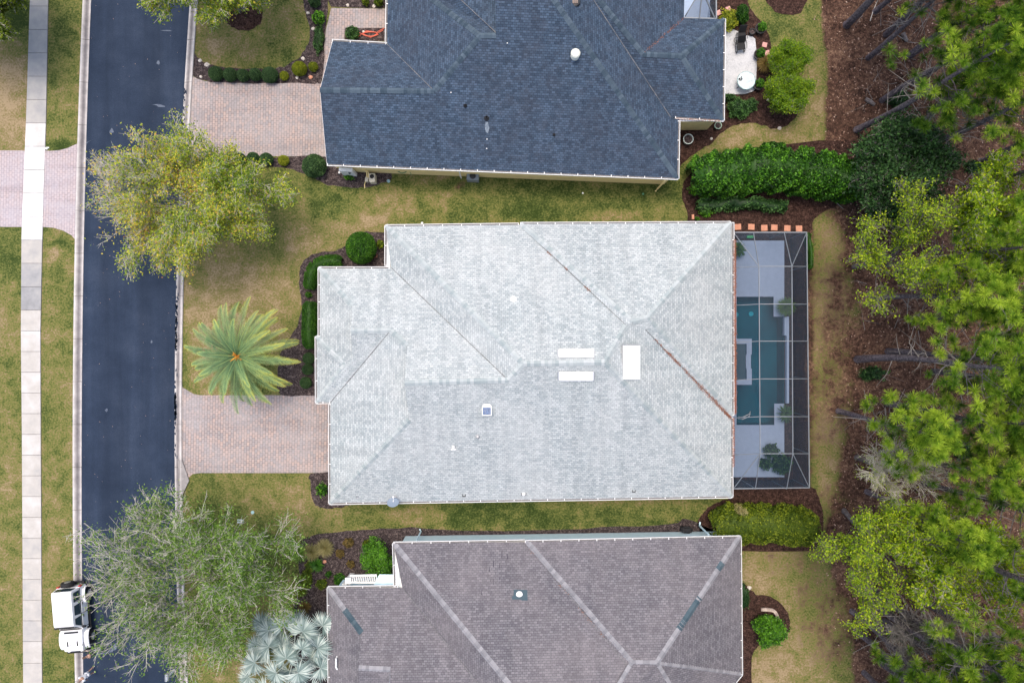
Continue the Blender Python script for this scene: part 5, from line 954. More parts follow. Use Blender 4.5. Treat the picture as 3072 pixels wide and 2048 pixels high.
shrub('loose green shrub between the two clipped hedges', 925, 884, 10, 9, .5, M['f_hedge'], .04, .8, .15, tone=-.1); shrub('small clipped green shrub between the curved hedge and the big ball', 1005, 782, 16, 17, .8, M['f_hedge'], .035, 1, .05, tone=-.1)
for i, (x, y, r_) in enumerate([(925, 1075, 18), (922, 1108, 17), (916, 1148, 18)]): shrub(['upper', 'middle', 'lower'][i] + ' small dark ball under the date palm fronds', x, y, r_, r_, .7, M['f_box'], .03, 1.1, .02, name='topiary_ball', cat='topiary', group='small dark balls behind the date palm')
shrub('yellowish low plant right of the big clipped ball', 1142, 732, 12, 12, .5, M['f_olive'], .05, .4, .2, tone=.1, spiky=.1)
shrub('red tinged plant under the left edge of the pale grey roof', 955, 830, 8, 18, .5, M['f_rust'], .04, .5, .2)
shrub('small spiky dark green plant in the bed below the middle drive', 965, 1468, 15, 17, .6, M['f_hedge'], .07, .35, .25, tone=-.05, spiky=.18)
# lower house front bed
def grass_clump(label, px, py, r_, h, lm, n=420, seed=0, name='ornamental_grass', cat='grass clump', wd=.018, tone=0):
    q = np.random.RandomState(seed + int(px)); c = P(px, py, 0); R_ = r_/43.0; a = q.uniform(0, 6.28, n); l = q.uniform(.5, 1.1, n); V = np.zeros((n, 6, 3)); T = np.zeros((n, 6)); dx = np.cos(a); dy = np.sin(a)
    for k, (f, z, w_) in enumerate(((.05, 0, 1), (.5, .9, .9), (1.0, .75, .1))):
        x = dx*R_*l*f; y = dy*R_*l*f; zz = h*z*q.uniform(.6, 1.1, n)*(1 if k else 0); V[:, 2*k] = np.stack([x - dy*wd*w_, y + dx*wd*w_, zz], 1); V[:, 2*k+1] = np.stack([x + dy*wd*w_, y - dx*wd*w_, zz], 1); T[:, 2*k] = T[:, 2*k+1] = np.clip(.25 + .3*f + tone + q.normal(0, .15, n), 0, 1)
    b = (np.arange(n)*6)[:, None]; F = np.concatenate([b + np.array([0, 1, 3, 2]), b + np.array([2, 3, 5, 4])]); o = nmesh(name, V.reshape(-1, 3), F, lm, None, tint=T.ravel()); o.location = (c.x, c.y, 0.02); return tag(o, label, cat)
grass_clump('tall tan grass tuft at the top of the lower mulch bed', 981, 1636, 30, .9, M['f_grass'], 500); grass_clump('olive grass tuft left of the tan tuft in the lower bed', 940, 1650, 28, .7, M['f_grass'], 420, tone=-.15)
grass_clump('fine green grass tuft at the left tip of the lower bed', 902, 1652, 32, .6, M['f_sage'], 450); grass_clump('spiky green plant behind the orange tan rock', 953, 1690, 24, .5, M['f_hedge'], 220, wd=.03); grass_clump('rusty dry grass tuft low in the lower bed', 918, 1815, 22, .5, M['f_rust'], 300); grass_clump('rusty orange tuft above the silver palm', 905, 1850, 28, .5, M['f_rust'], 320, seed=4, tone=.1)
grass_clump('wispy tan grass tuft beside the rear patio bed', 2290, 200, 30, .7, M['f_rust'], 380, tone=.1); grass_clump('dark sprawling tuft near the left edge of the lower bed', 905, 1765, 24, .5, M['f_olive'], 320)
for i, (x, y, a, b, lb, mm) in enumerate([(1045, 1628, 16, 14, 'small bronze shrub near the top edge of the lower bed', 'f_rust'), (1098, 1630, 11, 11, 'small olive shrub left of the leafy green bush', 'f_olive'), (1020, 1660, 12, 12, 'bronze low shrub in the middle of the lower bed', 'f_rust'), (1052, 1692, 11, 11, 'tiny rusty shrub above the trellis', 'f_rust'), (1018, 1738, 17, 18, 'round green shrub left of the white trellis', 'f_hedge'),
     (965, 1752, 16, 15, 'brown green low shrub in the lower bed', 'f_olive'), (985, 1722, 9, 8, 'tiny bright green seedling in the lower bed', 'f_hedge'), (918, 1735, 18, 26, 'mossy olive shrub at the left side of the lower bed', 'f_olive'), (930, 1700, 14, 16, 'small olive shrub left of the spiky plant', 'f_olive')]):
    shrub(lb, x, y, a, b, .45, M[mm], .045, .55, .2, tone=-.12, spiky=.06)
broadleaf('leafy green bush at the upper left corner of the mauve grey roof', (1130, 1668), (1136, 1672), 1.3, 1.0, 1.15, .7, 16, 9, 5, 8, .06, M['f_hedge'], M['twigdark'], 21, name='bush', cat='bush', tl=.3, trunk_r=.05, rad=.02, twig=.006, spread=.07, tone=lambda d: .18, fork=.2)
# rear garden
shrub('yellow green spreading shrub beside the white patio top', 2185, 60, 24, 30, .8, M['f_gold'], .07, .5, .22, tone=-.05, spiky=.12); shrub('dark green oval shrub right of the yellow green shrub', 2228, 42, 20, 30, 1.0, M['f_hedge'], .045, .8, .1, tone=-.2)
for x, y, lb in ((2276, 93, 'potted green plant at the upper right corner of the white patio'), (2272, 170, 'potted bush at the middle right of the white patio'), (2270, 260, 'potted bush right of the round glass table')):
    t = pot(lb, x, y, .36, .38, M['dark'], grp='dark plant pots around the patio'); o = shrub('x', x+4, y-3, 13, 13, .5, M['f_hedge'], .045, .8, .12, tone=.1, name='foliage'); o.parent = t; o.location = (0.03, 0.02, .36); del o['label']; del o['category']
t = pot('small dark pot between the patio chairs and the potted green plant', 2252, 101, .2, .3, M['dark'], grp='dark plant pots around the patio')
for lb, b, c, rx, ry, sd in (('upper bright green citrus bush behind the white patio', (2358, 180), (2366, 178), 1.15, 1.0, 31), ('lower bright green citrus bush behind the white patio', (2352, 285), (2366, 280), 1.3, 1.15, 32)):
    broadleaf(lb, b, c, 1.9, rx, ry, .6, 18, 10, 6, 7, .055, M['f_lime'], M['twigdark'], sd, name='citrus_bush', cat='bush', tl=.4, trunk_r=.05, rad=.025, twig=.007, spread=.10, tone=lambda d: -.28, fork=.3)
for x, y, a, b, lb in ((2217, 325, 32, 28, 'dark loose shrub under the right eave of the upper house'), (2252, 315, 20, 18, 'dark feathery shrub right of the loose shrub below the patio'), (2186, 292, 18, 9, 'low dark plants along the bottom of the patio')): shrub(lb, x, y, a, b, .8, M['f_dark'], .05, .7, .2, tone=.15, spiky=.08)
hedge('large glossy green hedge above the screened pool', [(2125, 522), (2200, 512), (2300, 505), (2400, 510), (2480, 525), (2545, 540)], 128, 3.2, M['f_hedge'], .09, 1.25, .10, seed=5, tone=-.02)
shrub('dark round bush rising behind the glossy hedge', 2315, 458, 44, 30, 2.8, M['f_hedge'], .09, 1, .10, tone=-.25); shrub('green bush at the hedge end by the wood', 2545, 535, 46, 48, 3.2, M['f_hedge'], .09, 1, .12, tone=-.28)
hedge('low dark hedge between the glossy hedge and the stepping stones', [(2105, 614), (2180, 612), (2260, 610), (2345, 618)], 38, 1.0, M['f_dark'], .08, .8, .26, seed=6, tone=.2)
shrub('pale leaved small plant at the left end of the dark hedge', 2118, 635, 20, 16, .6, M['f_hedge'], .06, .3, .2, tone=.35, spiky=.1); shrub('tiny green plant right of the terracotta brick', 2092, 656, 7, 6, .3, M['f_hedge'], .05, .8, .1)
broadleaf('dark glossy leaved tree below the pines right of the hedge', (2600, 540), (2705, 470), 4.2, 2.7, 2.2, 1.2, 18, 10, 7, 6, .11, M['f_dark'], M['twigdark'], 33, tone=lambda d: .12, spread=.2)
broadleaf('dark leaved tree behind the end of the glossy hedge', (2620, 640), (2680, 590), 3.6, 2.6, 1.8, 1.1, 15, 10, 7, 5, .11, M['f_dark'], M['twigdark'], 34, tone=lambda d: -.05, spread=.2)
hedge('olive green rounded hedge below the screened pool', [(2185, 1576), (2260, 1570), (2340, 1572), (2400, 1580)], 118, 1.9, M['f_olive'], .08, 1.1, .07, seed=7, tone=.02)
shrub('dry grey twig tuft on top of the olive hedge', 2218, 1527, 17, 12, 1.9, M['f_grass'], .03, .4, .2, tone=.3, spiky=.15)
broadleaf('glossy green shrub inside the curved brick edging', (2312, 1884), (2310, 1888), 1.0, .78, .72, .45, 16, 9, 5, 8, .085, M['f_hedge'], M['twigdark'], 35, name='bush', cat='bush', tl=.35, trunk_r=.04, rad=.02, twig=.006, spread=.08, tone=lambda d: .2, fork=.2)
hedge('thin green creeper along the outside of the pool cage', [(2424, 705), (2430, 760), (2430, 800)], 16, .6, M['f_hedge'], .05, .6, .2, seed=8, tone=-.15); shrub('small dark shrub behind the lower house near the paver pad', 2232, 1790, 16, 36, .5, M['f_dark'], .05, .35, .3)
# plants inside the cage
grass_clump('round grassy palm on the pool corner planter', 2346, 922, 30, 1.1, M['f_sage'], 700, name='potted_palm', cat='potted palm', tone=-.05, seed=2); grass_clump('spiky leaved plant at the lower pool corner planter', 2345, 1238, 30, 1.0, M['f_dark'], 90, name='spiky_plant', cat='plant', wd=.05, tone=.35, seed=3)
grass_clump('dark fern at the top left of the pool deck by the eave', 2205, 752, 26, .9, M['f_hedge'], 200, name='potted_fern', cat='plant', wd=.04, seed=5, tone=.05)
for x, y, a, lb in ((2316, 1352, 22, 'upper broad leaved plant on the lower pool deck'), (2298, 1392, 17, 'left broad leaved plant on the lower pool deck'), (2346, 1392, 28, 'largest dark plant in the lower corner of the pool deck')): shrub(lb, x, y, a, a, .9, M['f_dark'], .10, .5, .2, tone=.2, spiky=.08)
small('deck_box', 'small bright green box at the top of the pool deck', 'box', 2247, 712, lambda q: q.box((0, 0, .15), (.45, .16, .3)), plain('bright_green', (0.05, 0.5, 0.15), .5), bevel=.01)

# ---------------------------------------------------------------- date palm, one mesh per frond
def date_palm():
    c = P(712, 1068, 4.2); base = P(718, 1064, 0); t = empty('date_palm', base, 0, 'large date palm with yellow tipped fronds beside the middle drive', 'palm tree'); q = random.Random(4); o = base
    mb = MB(); h = (c-o); mb.tube([(0, 0, -.1), tuple(h*.3), tuple(h*.65), tuple(h*.95)], [.48, .36, .34, .46], 14); mb.build('trunk', M['bark'], t, smooth=False)
    mb = MB()
    for i in range(44):
        a = q.uniform(0, 6.28); e = q.uniform(.1, 1.4); L = q.uniform(.3, .65); d = Vector((math.cos(a)*math.cos(e), math.sin(a)*math.cos(e), math.sin(e))); p = h + d*.12; mb.tube([p, p + d*L*.6, p + d*L + Vector((0, 0, -.12))], [.045, .035, .02], 5, q.random())
    mb.build('fruit_stalks', tintmat('orange_stalks', [(0, (.40, .15, .02)), (1, (.72, .36, .05))], .7, 4, .2, 0), t)
    nf = 54
    for i in range(nf):
        a = i*2.39996 + q.uniform(-.12, .12); lvl = .85*(i/nf)**1.25; L = 4.3*q.uniform(.88, 1.08)*(.55 + .45*min(1, (1-lvl)*1.8)); el = R(8 + 58*lvl**1.3 + q.uniform(-5, 5)); droop = .75 + .5*(1-lvl)
        L *= 1 + .07*math.cos(a)
        pts = []; n = 24; p = Vector(h); e = el; seg = L/n; sw = q.uniform(-.25, .25)
        for k in range(n+1):
            pts.append(p.copy()); aa = a + sw*(k/n)**2; p = p + Vector((math.cos(aa)*math.cos(e), math.sin(aa)*math.cos(e), math.sin(e)))*seg; e -= droop*(.6 + .9*k/n)*1.4/n
        V = []; F = []; T = []
        def blade(p0, p1, w, t0, t1):
            d = (p1-p0); x = d.cross(Vector((0, 0, 1))); x = x.normalized()*w if x.length > 1e-6 else Vector((w, 0, 0)); m_ = p0.lerp(p1, .45) + Vector((0, 0, .015)); b = len(V); V.extend([p0 - x*.5, p0 + x*.5, m_ + x, p1, m_ - x]); F.append((b, b+1, b+2, b+4)); F.append((b+4, b+2, b+3, b+3)); T.extend([t0, t0, (t0+t1)/2, t1, (t0+t1)/2])
        east = .22*max(0, math.cos(a)) + q.uniform(-.05, .08)
        for k in range(2, n*2):
            f = k/(n*2); i0 = int(f*n); pp = pts[i0].lerp(pts[i0+1], f*n-i0); d = (pts[i0+1]-pts[i0]).normalized(); sd = d.cross(Vector((0, 0, 1))).normalized(); ll = .52*(math.sin(math.pi*min(1, f*.93+.10))**.55)*(.75 if f < .12 else 1)
            for s in (-1, 1):
                dd = (sd*s*(.95 - .45*f) + d*(.65 + .5*f) + Vector((0, 0, q.uniform(.05, .30)))).normalized(); tt = .20 + .30*f + east + q.uniform(-.07, .07); blade(pp, pp + dd*ll*q.uniform(.85, 1.08), .015, tt - .2, tt + .12 + .38*f*f)
        tri = [f_ for f_ in F]; me_F = np.array([(f_[0], f_[1], f_[2], f_[3]) for f_ in tri if f_[2] != f_[3]]); 
        mb = MB(); mb.v = [tuple(v) for v in V]; mb.t = T
        for f_ in tri:
            mb.f.append(f_ if f_[2] != f_[3] else f_[:3]); mb.m.append(0)
        mb.tube([pts[k] for k in range(0, n+1, 4)], [.05, .035, .028, .022, .016, .01, .006][:len(range(0, n+1, 4))], 5, .58)
        mb.build('frond', M['f_palm'], t)
date_palm()
def fan_palm():
    base = P(880, 1950, 0); t = empty('silver_fan_palm', base, 0, 'silver blue fan palm at the lower left corner of the mauve grey roof', 'palm tree'); q = random.Random(7); top_ = P(884, 1962, 2.0) - base
    mb = MB(); mb.tube([(0, 0, -.1), tuple(top_*.5), tuple(top_)], [.3, .26, .22], 12); mb.build('trunk', M['bark'], t)
    fans = [(850, 1876, 3.3, 40), (806, 1890, 2.9, 34), (908, 1893, 3.4, 38), (968, 1876, 2.9, 36), (806, 1938, 3.0, 38), (858, 1974, 3.6, 34), (952, 1942, 3.1, 38), (764, 1987, 2.5, 36), (828, 2018, 3.1, 36), (894, 2018, 3.4, 38), (962, 2003, 2.9, 38), (786, 1870, 2.4, 30), (770, 1935, 2.3, 28), (860, 2070, 2.9, 38), (930, 2075, 2.8, 38), (800, 2065, 2.4, 34), (905, 1945, 4.0, 26), (930, 1912, 2.2, 34), (822, 1905, 2.2, 32), (790, 1962, 2.0, 32), (930, 1975, 2.2, 32), (865, 2010, 2.3, 34), (845, 1935, 2.6, 34), (745, 2030, 1.9, 28), (890, 1870, 2.3, 30)]
    for (x, y, h, r_) in fans:
        c = P(x, y, h) - base; out = Vector((c.x-top_.x, c.y-top_.y, 0)); out = out.normalized(); a0 = math.atan2(out.y, out.x); Rr = r_/42*1.38; V = []; F = []; T = []; n = 34; tilt = q.uniform(-.25, .35); fold = q.uniform(.10, .28)
        up = Vector((0, 0, 1)); sx = Vector((-out.y, out.x, 0)); fw = (out*math.cos(tilt) - up*math.sin(tilt)); nr = sx.cross(fw); nr = nr if nr.z > 0 else -nr
        for k in range(n):
            th = -2.35 + 4.7*k/(n-1); d = fw*math.cos(th) + sx*math.sin(th); w_ = Rr*.048; pr = d.cross(nr).normalized(); L = Rr*q.uniform(.86, 1.05)*(1 - .10*abs(th)/2.35); cup = nr*(fold*Rr*.5)
            p0 = c; p1 = c + d*L*.5 + nr*.02 + cup*.1; p2 = c + d*L + (-up)*L*q.uniform(.0, .25); b = len(V); tt = q.uniform(.15, .95)
            V += [p0, p1 - pr*w_, p1 + nr*.035, p1 + pr*w_, p2]; F += [(b, b+1, b+2), (b, b+2, b+3), (b+1, b+4, b+2), (b+2, b+4, b+3)]; T += [tt-.2, tt-.12, tt+.12, tt-.12, tt+.1]
        mb = MB(); mb.v = [tuple(v) for v in V]; mb.t = T; mb.f = F; mb.m = [0]*len(F); m1 = top_.lerp(c, .5) + Vector((0, 0, .25)); mb.tube([top_, m1, c], [.04, .03, .02], 6, .75); mb.build('fan_leaf', M['f_silver'], t)
fan_palm()

# ---------------------------------------------------------------- the wood: pines and pale green spring trees
def pine_data(seed, h, z0, L0):
    q = np.random.RandomState(seed); S = []; tufts = []; lean = q.normal(0, .02, 2); tp = lambda z: np.array([lean[0]*z + .15*math.sin(z*.4+seed), lean[1]*z + .15*math.cos(z*.33+seed), z]); dead = []
    for i in range(22):
        z = z0 + (h-z0)*((i+.5)/22)**.9; a = i*2.4 + q.uniform(-.4, .4); f = (z-z0)/(h-z0); L = L0*(1.0 - .75*f)*q.uniform(.6, 1.15); p = tp(z); e = R(q.uniform(0, 25) + 35*f); d = np.array([math.cos(a)*math.cos(e), math.sin(a)*math.cos(e), math.sin(e)]); prev = p
        pts = [p + d*L*t + np.array([0, 0, .25*L*t*t]) + q.normal(0, .08*L*t, 3) for t in np.linspace(0, 1, 6)]; r0 = .05*(1-.5*f)
        for k in range(5): S.append((pts[k], pts[k+1], r0*(1-k/6), r0*(1-(k+1)/6)))
        tufts.append(pts[-1]); 
        for j in range(5):
            t = q.uniform(.3, 1); k = min(4, int(t*5)); p2 = pts[k] + (pts[k+1]-pts[k])*(t*5-k); e2 = d*.6 + q.normal(0, .6, 3)*np.array([1, 1, .5]); e2 /= np.linalg.norm(e2); b = p2 + e2*q.uniform(.4, 1.1)*(.5+.5*(1-f)); b[2] += .12; S.append((p2, b, .016, .009)); tufts.append(b)
            if q.rand() < .15: tufts.append(p2 + (b-p2)*.6 + q.normal(0, .15, 3))
    for i in range(16):
        z = q.uniform(z0*.45, z0*1.3); a = q.uniform(0, 6.28); L = q.uniform(.8, 2.4); p = tp(z); d = np.array([math.cos(a), math.sin(a), q.uniform(-.2, .3)]); m_ = p + d*L*.5 + q.normal(0, .12, 3); b = p + d*L + q.normal(0, .2, 3); dead += [(p, m_, .035, .024), (m_, b, .024, .010)]
        for j in range(4): p2 = m_ + (b-m_)*q.uniform(-.6, .9); dead.append((p2, p2 + q.normal(0, .35, 3), .010, .005))
    tufts = np.array(tufts); n = len(tufts); k = 84; c = np.repeat(tufts, k, 0); D = q.normal(0, 1, (n*k, 3)); D[:, 2] = D[:, 2]*.6 + .25; D /= np.linalg.norm(D, axis=1, keepdims=True); ln = (np.repeat(q.uniform(.28, .46, n), k)*q.uniform(.8, 1.08, n*k))[:, None]; p_ = np.cross(D, q.normal(0, 1, (n*k, 3))); p_ /= np.linalg.norm(p_, axis=1, keepdims=True); w_ = .016
    V = np.stack([c - p_*w_*.6, c + p_*w_*.6, c + D*ln + p_*w_*.4, c + D*ln - p_*w_*.4], 1) - 0; tt = np.repeat(np.clip(.45 + .32*q.normal(0, 1, n), 0, 1), k); T = np.stack([tt-.25, tt-.25, tt+.22, tt+.22], 1)
    mt = bpy.data.meshes
    return dict(V=V.reshape(-1, 3), T=T.ravel(), S=S, dead=dead, trunk=[tuple(tp(z)) for z in np.linspace(0, h*.98, 12)], h=h)
PV = []
def make_pine(i, dat, loc, rz, label, group):
    t = empty('pine_tree', loc, rz, label, 'pine tree', group)
    if 'objs' not in dat:
        mb = MB(); h = dat['h']; mb.tube([(0, 0, -.2)] + dat['trunk'], [.30] + [.24*(1-k/13.0)*h/17 + .03 for k in range(12)], 10); a = mb.build('trunk', M['pinebark'], t, smooth=True)
        b = stick_obj('branches', dat['S'], M['bark'], t, np.zeros(3)); c = stick_obj('dead_branches', dat['dead'], M['twigdark'], t, np.zeros(3))
        d = nmesh('crown', dat['V'], np.arange(len(dat['V'])).reshape(-1, 4), M['f_pine'], t, tint=dat['T']); dat['objs'] = [a, b, c, d]
    else:
        for o in dat['objs']: c = o.copy(); scene.collection.objects.link(c); c.parent = t
    return t
for sd, h, z0, L0 in ((1, 15, 7.5, 3.9), (2, 17, 9.5, 3.8), (3, 12.5, 6.0, 3.2), (4, 18, 10.5, 3.8), (5, 13.5, 7.5, 3.5)): PV.append(pine_data(sd, h, z0, L0))
IN = 'tall pine deep in the crowded wood, its trunk hidden under other crowns'
pines = [(2563, 393, 0, 'tall pine whose dark trunk foot shows on bare leaves right of the rear garden'), (2535, 72, 3, 'pine with a pale grey trunk foot near the top edge of the photo'), (2735, 168, 1, 'pine leaning up right with its thin trunk crossing the open leaf litter'), 
    (2790, 330, 1, None), (2600, 170, 2, None), (2620, 40, 2, None), (2700, -40, 0, None), (2690, 800, 2, None), (2740, 960, 4, None), (2700, 1850, 4, None), (2760, 2010, 0, None), (2680, 1240, 2, None), (2660, 420, 2, None), (2730, 250, 4, None), (2650, 300, 2, None), (2700, 470, 0, None), (2780, 620, 4, None), (2577, 1076, 1, 'thick trunked pine running sideways from the bare strip at mid height'), (2665, 1058, 4, 'pine whose trunk runs just above the thick sideways trunk'), (2660, 1216, 0, 'pine with a dark trunk foot below the thick sideways trunk'), (2512, 1238, 2, 'short pine reaching nearest to the screened pool'),
    (2620, 900, 2, None), (2578, 1770, 1, 'pine with a broad dark trunk slanting down right in the lower wood'), (2597, 1752, 3, 'pine with a pale branchy trunk beside the broad dark trunk'), (2556, 1838, 2, 'pine with a thin brown trunk at the lower wood edge'), (2582, 1908, 4, 'pine with its dark trunk foot just below the thin brown trunk'),
    (2640, 1350, 2, None), (2770, 1440, 4, None), (2700, 1560, 3, None), (2800, 1120, 4, None), (2640, 1990, 0, None), (2760, 1800, 1, None),  (2860, 1660, 0, None), (2860, 230, 0, None), (2660, 100, 4, None),
    (2600, 1480, 2, None), (2660, 1860, 2, None), (2590, 2010, 2, None), (2720, 2100, 1, None), (2560, 2180, 0, None), (2600, -120, 1, None), (2780, -60, 3, None), (2940, 480, 4, None), (2950, 1010, 3, None), (2960, 1390, 1, None), (2980, 1900, 4, None)]
for i, (x, y, k, lb) in enumerate(pines):
    p = P(x, y, 0); make_pine(i, PV[k], p, (i*1.7) % 6.28, lb or IN, 'tall pines of the wood')
sp = dict(sub=2, tl=.75, spread=.13, cat='tree', name='spring_tree')
broadleaf('pale yellow green tree just right of the screened pool with thin bare twigs', (2562, 800), (2745, 770), 7.0, 3.7, 4.4, 2.2, 16, 9, 8, 4, .08, M['f_lime'], M['bark'], 41, twig=.012, lb=M['bark'], fork=.4, rad=.075, **sp)
broadleaf('bright lime tree spreading over the lower wood beside the olive hedge', (2532, 1532), (2650, 1660), 7.5, 4.3, 3.9, 2.2, 20, 9, 8, 5, .08, M['f_lime'], M['bark'], 42, twig=.012, lb=M['bark'], fork=.45, rad=.09, **sp)
broadleaf('second lime tree behind the bright one in the lower right wood', (2690, 1560), (2900, 1700), 8.5, 3.8, 2.8, 1.8, 15, 9, 7, 6, .095, M['f_lime'], M['twig'], 43, twig=.012, lb=M['bark'], fork=.45, **sp)
broadleaf('thin lime tree at the right edge above the middle of the wood', (2760, 650), (2990, 680), 8.5, 3.2, 3.6, 1.8, 17, 9, 7, 6, .095, M['f_lime'], M['twig'], 44, twig=.012, lb=M['bark'], fork=.45, **sp)
broadleaf('leafless grey tree tangled among the pines below the sideways trunk', (2570, 1372), (2690, 1420), 6.5, 2.4, 1.9, 1.2, 14, 9, 7, 1, .05, M['f_lime'], M['twig'], 45, twig=.011, lb=M['bark'], fork=.5, **sp)
broadleaf('bare grey twiggy tree in the lower right wood', (2620, 1800), (2790, 1930), 7.0, 3.0, 2.0, 1.4, 16, 10, 7, 0, .05, M['f_lime'], M['twigdark'], 46, twig=.011, lb=M['bark'], fork=.5, **sp)
# undergrowth seedlings and fallen trunks
r = random.Random(17); q_ = [(2700, 300), (2850, 480), (2930, 500), (2900, 900), (2960, 1060), (2800, 1290), (2890, 1350), (3000, 1500), (2700, 1900), (2850, 2000), (3000, 2000), (2620, 1120), (3010, 250)]
for i, (x, y) in enumerate(q_): shrub('small dark understory shrub on the leaf covered wood floor', x, y, r.uniform(20, 40), r.uniform(18, 34), r.uniform(.5, 1.0), M['f_dark'], .07, .4, .3, spiky=.12, group='understory shrubs in the wood')
small('fallen_log', 'short grey log lying on the leaves right of the rear lawn', 'log', 2607, 307, lambda q: q.tube([(-.3, .2, .12), (0, 0, .14), (.32, -.22, .12)], [.13, .15, .12], 8), M['bark']); small('fallen_log', 'broken dark stump on the leaf litter in the upper wood', 'log', 2712, 115, lambda q: q.tube([(-.15, .3, .12), (.1, -.3, .16)], [.16, .12], 8), M['bark'])
small('fallen_branch', 'thin pale fallen branch near the top of the wood floor', 'branch', 2622, 35, lambda q: q.tube([(-.3, -.7, .05), (-.1, 0, .07), (.25, .8, .06)], [.03, .028, .012], 6), M['twig'])
small('fallen_branch', 'thin fallen branch below the hedge on the dark mulch', 'branch', 2515, 615, lambda q: q.tube([(-.4, .35, .05), (0, 0, .07), (.35, -.3, .05)], [.025, .03, .015], 6), M['twigdark'])
def understory():
    q = np.random.RandomState(77); S = []
    for i in range(200):
        px = q.uniform(2560, 3250); py = q.uniform(-100, 2150); b = np.array(P(px, py, 0)); L = q.uniform(.6, 2.2); a = q.uniform(0, 6.28); d = np.array([math.cos(a), math.sin(a), q.uniform(.05, .9)])*L; m_ = b + d*.5 + q.normal(0, .1, 3); e = b + d + q.normal(0, .15, 3)
        S += [(b + np.array([0, 0, .04]), m_ + np.array([0, 0, .05]), .022, .016), (m_ + np.array([0, 0, .05]), e + np.array([0, 0, .05]), .012, .005)]
        for j in range(3): S.append((m_ + np.array([0, 0, .05]), m_ + q.normal(0, .4, 3) + np.array([0, 0, .3]), .009, .004))
    o = stick_obj('brushwood', S, M['twigdark'], None, np.zeros(3)); tag(o, 'tangle of dry sticks and brushwood over the wood floor', 'brushwood', kind='stuff')
understory()

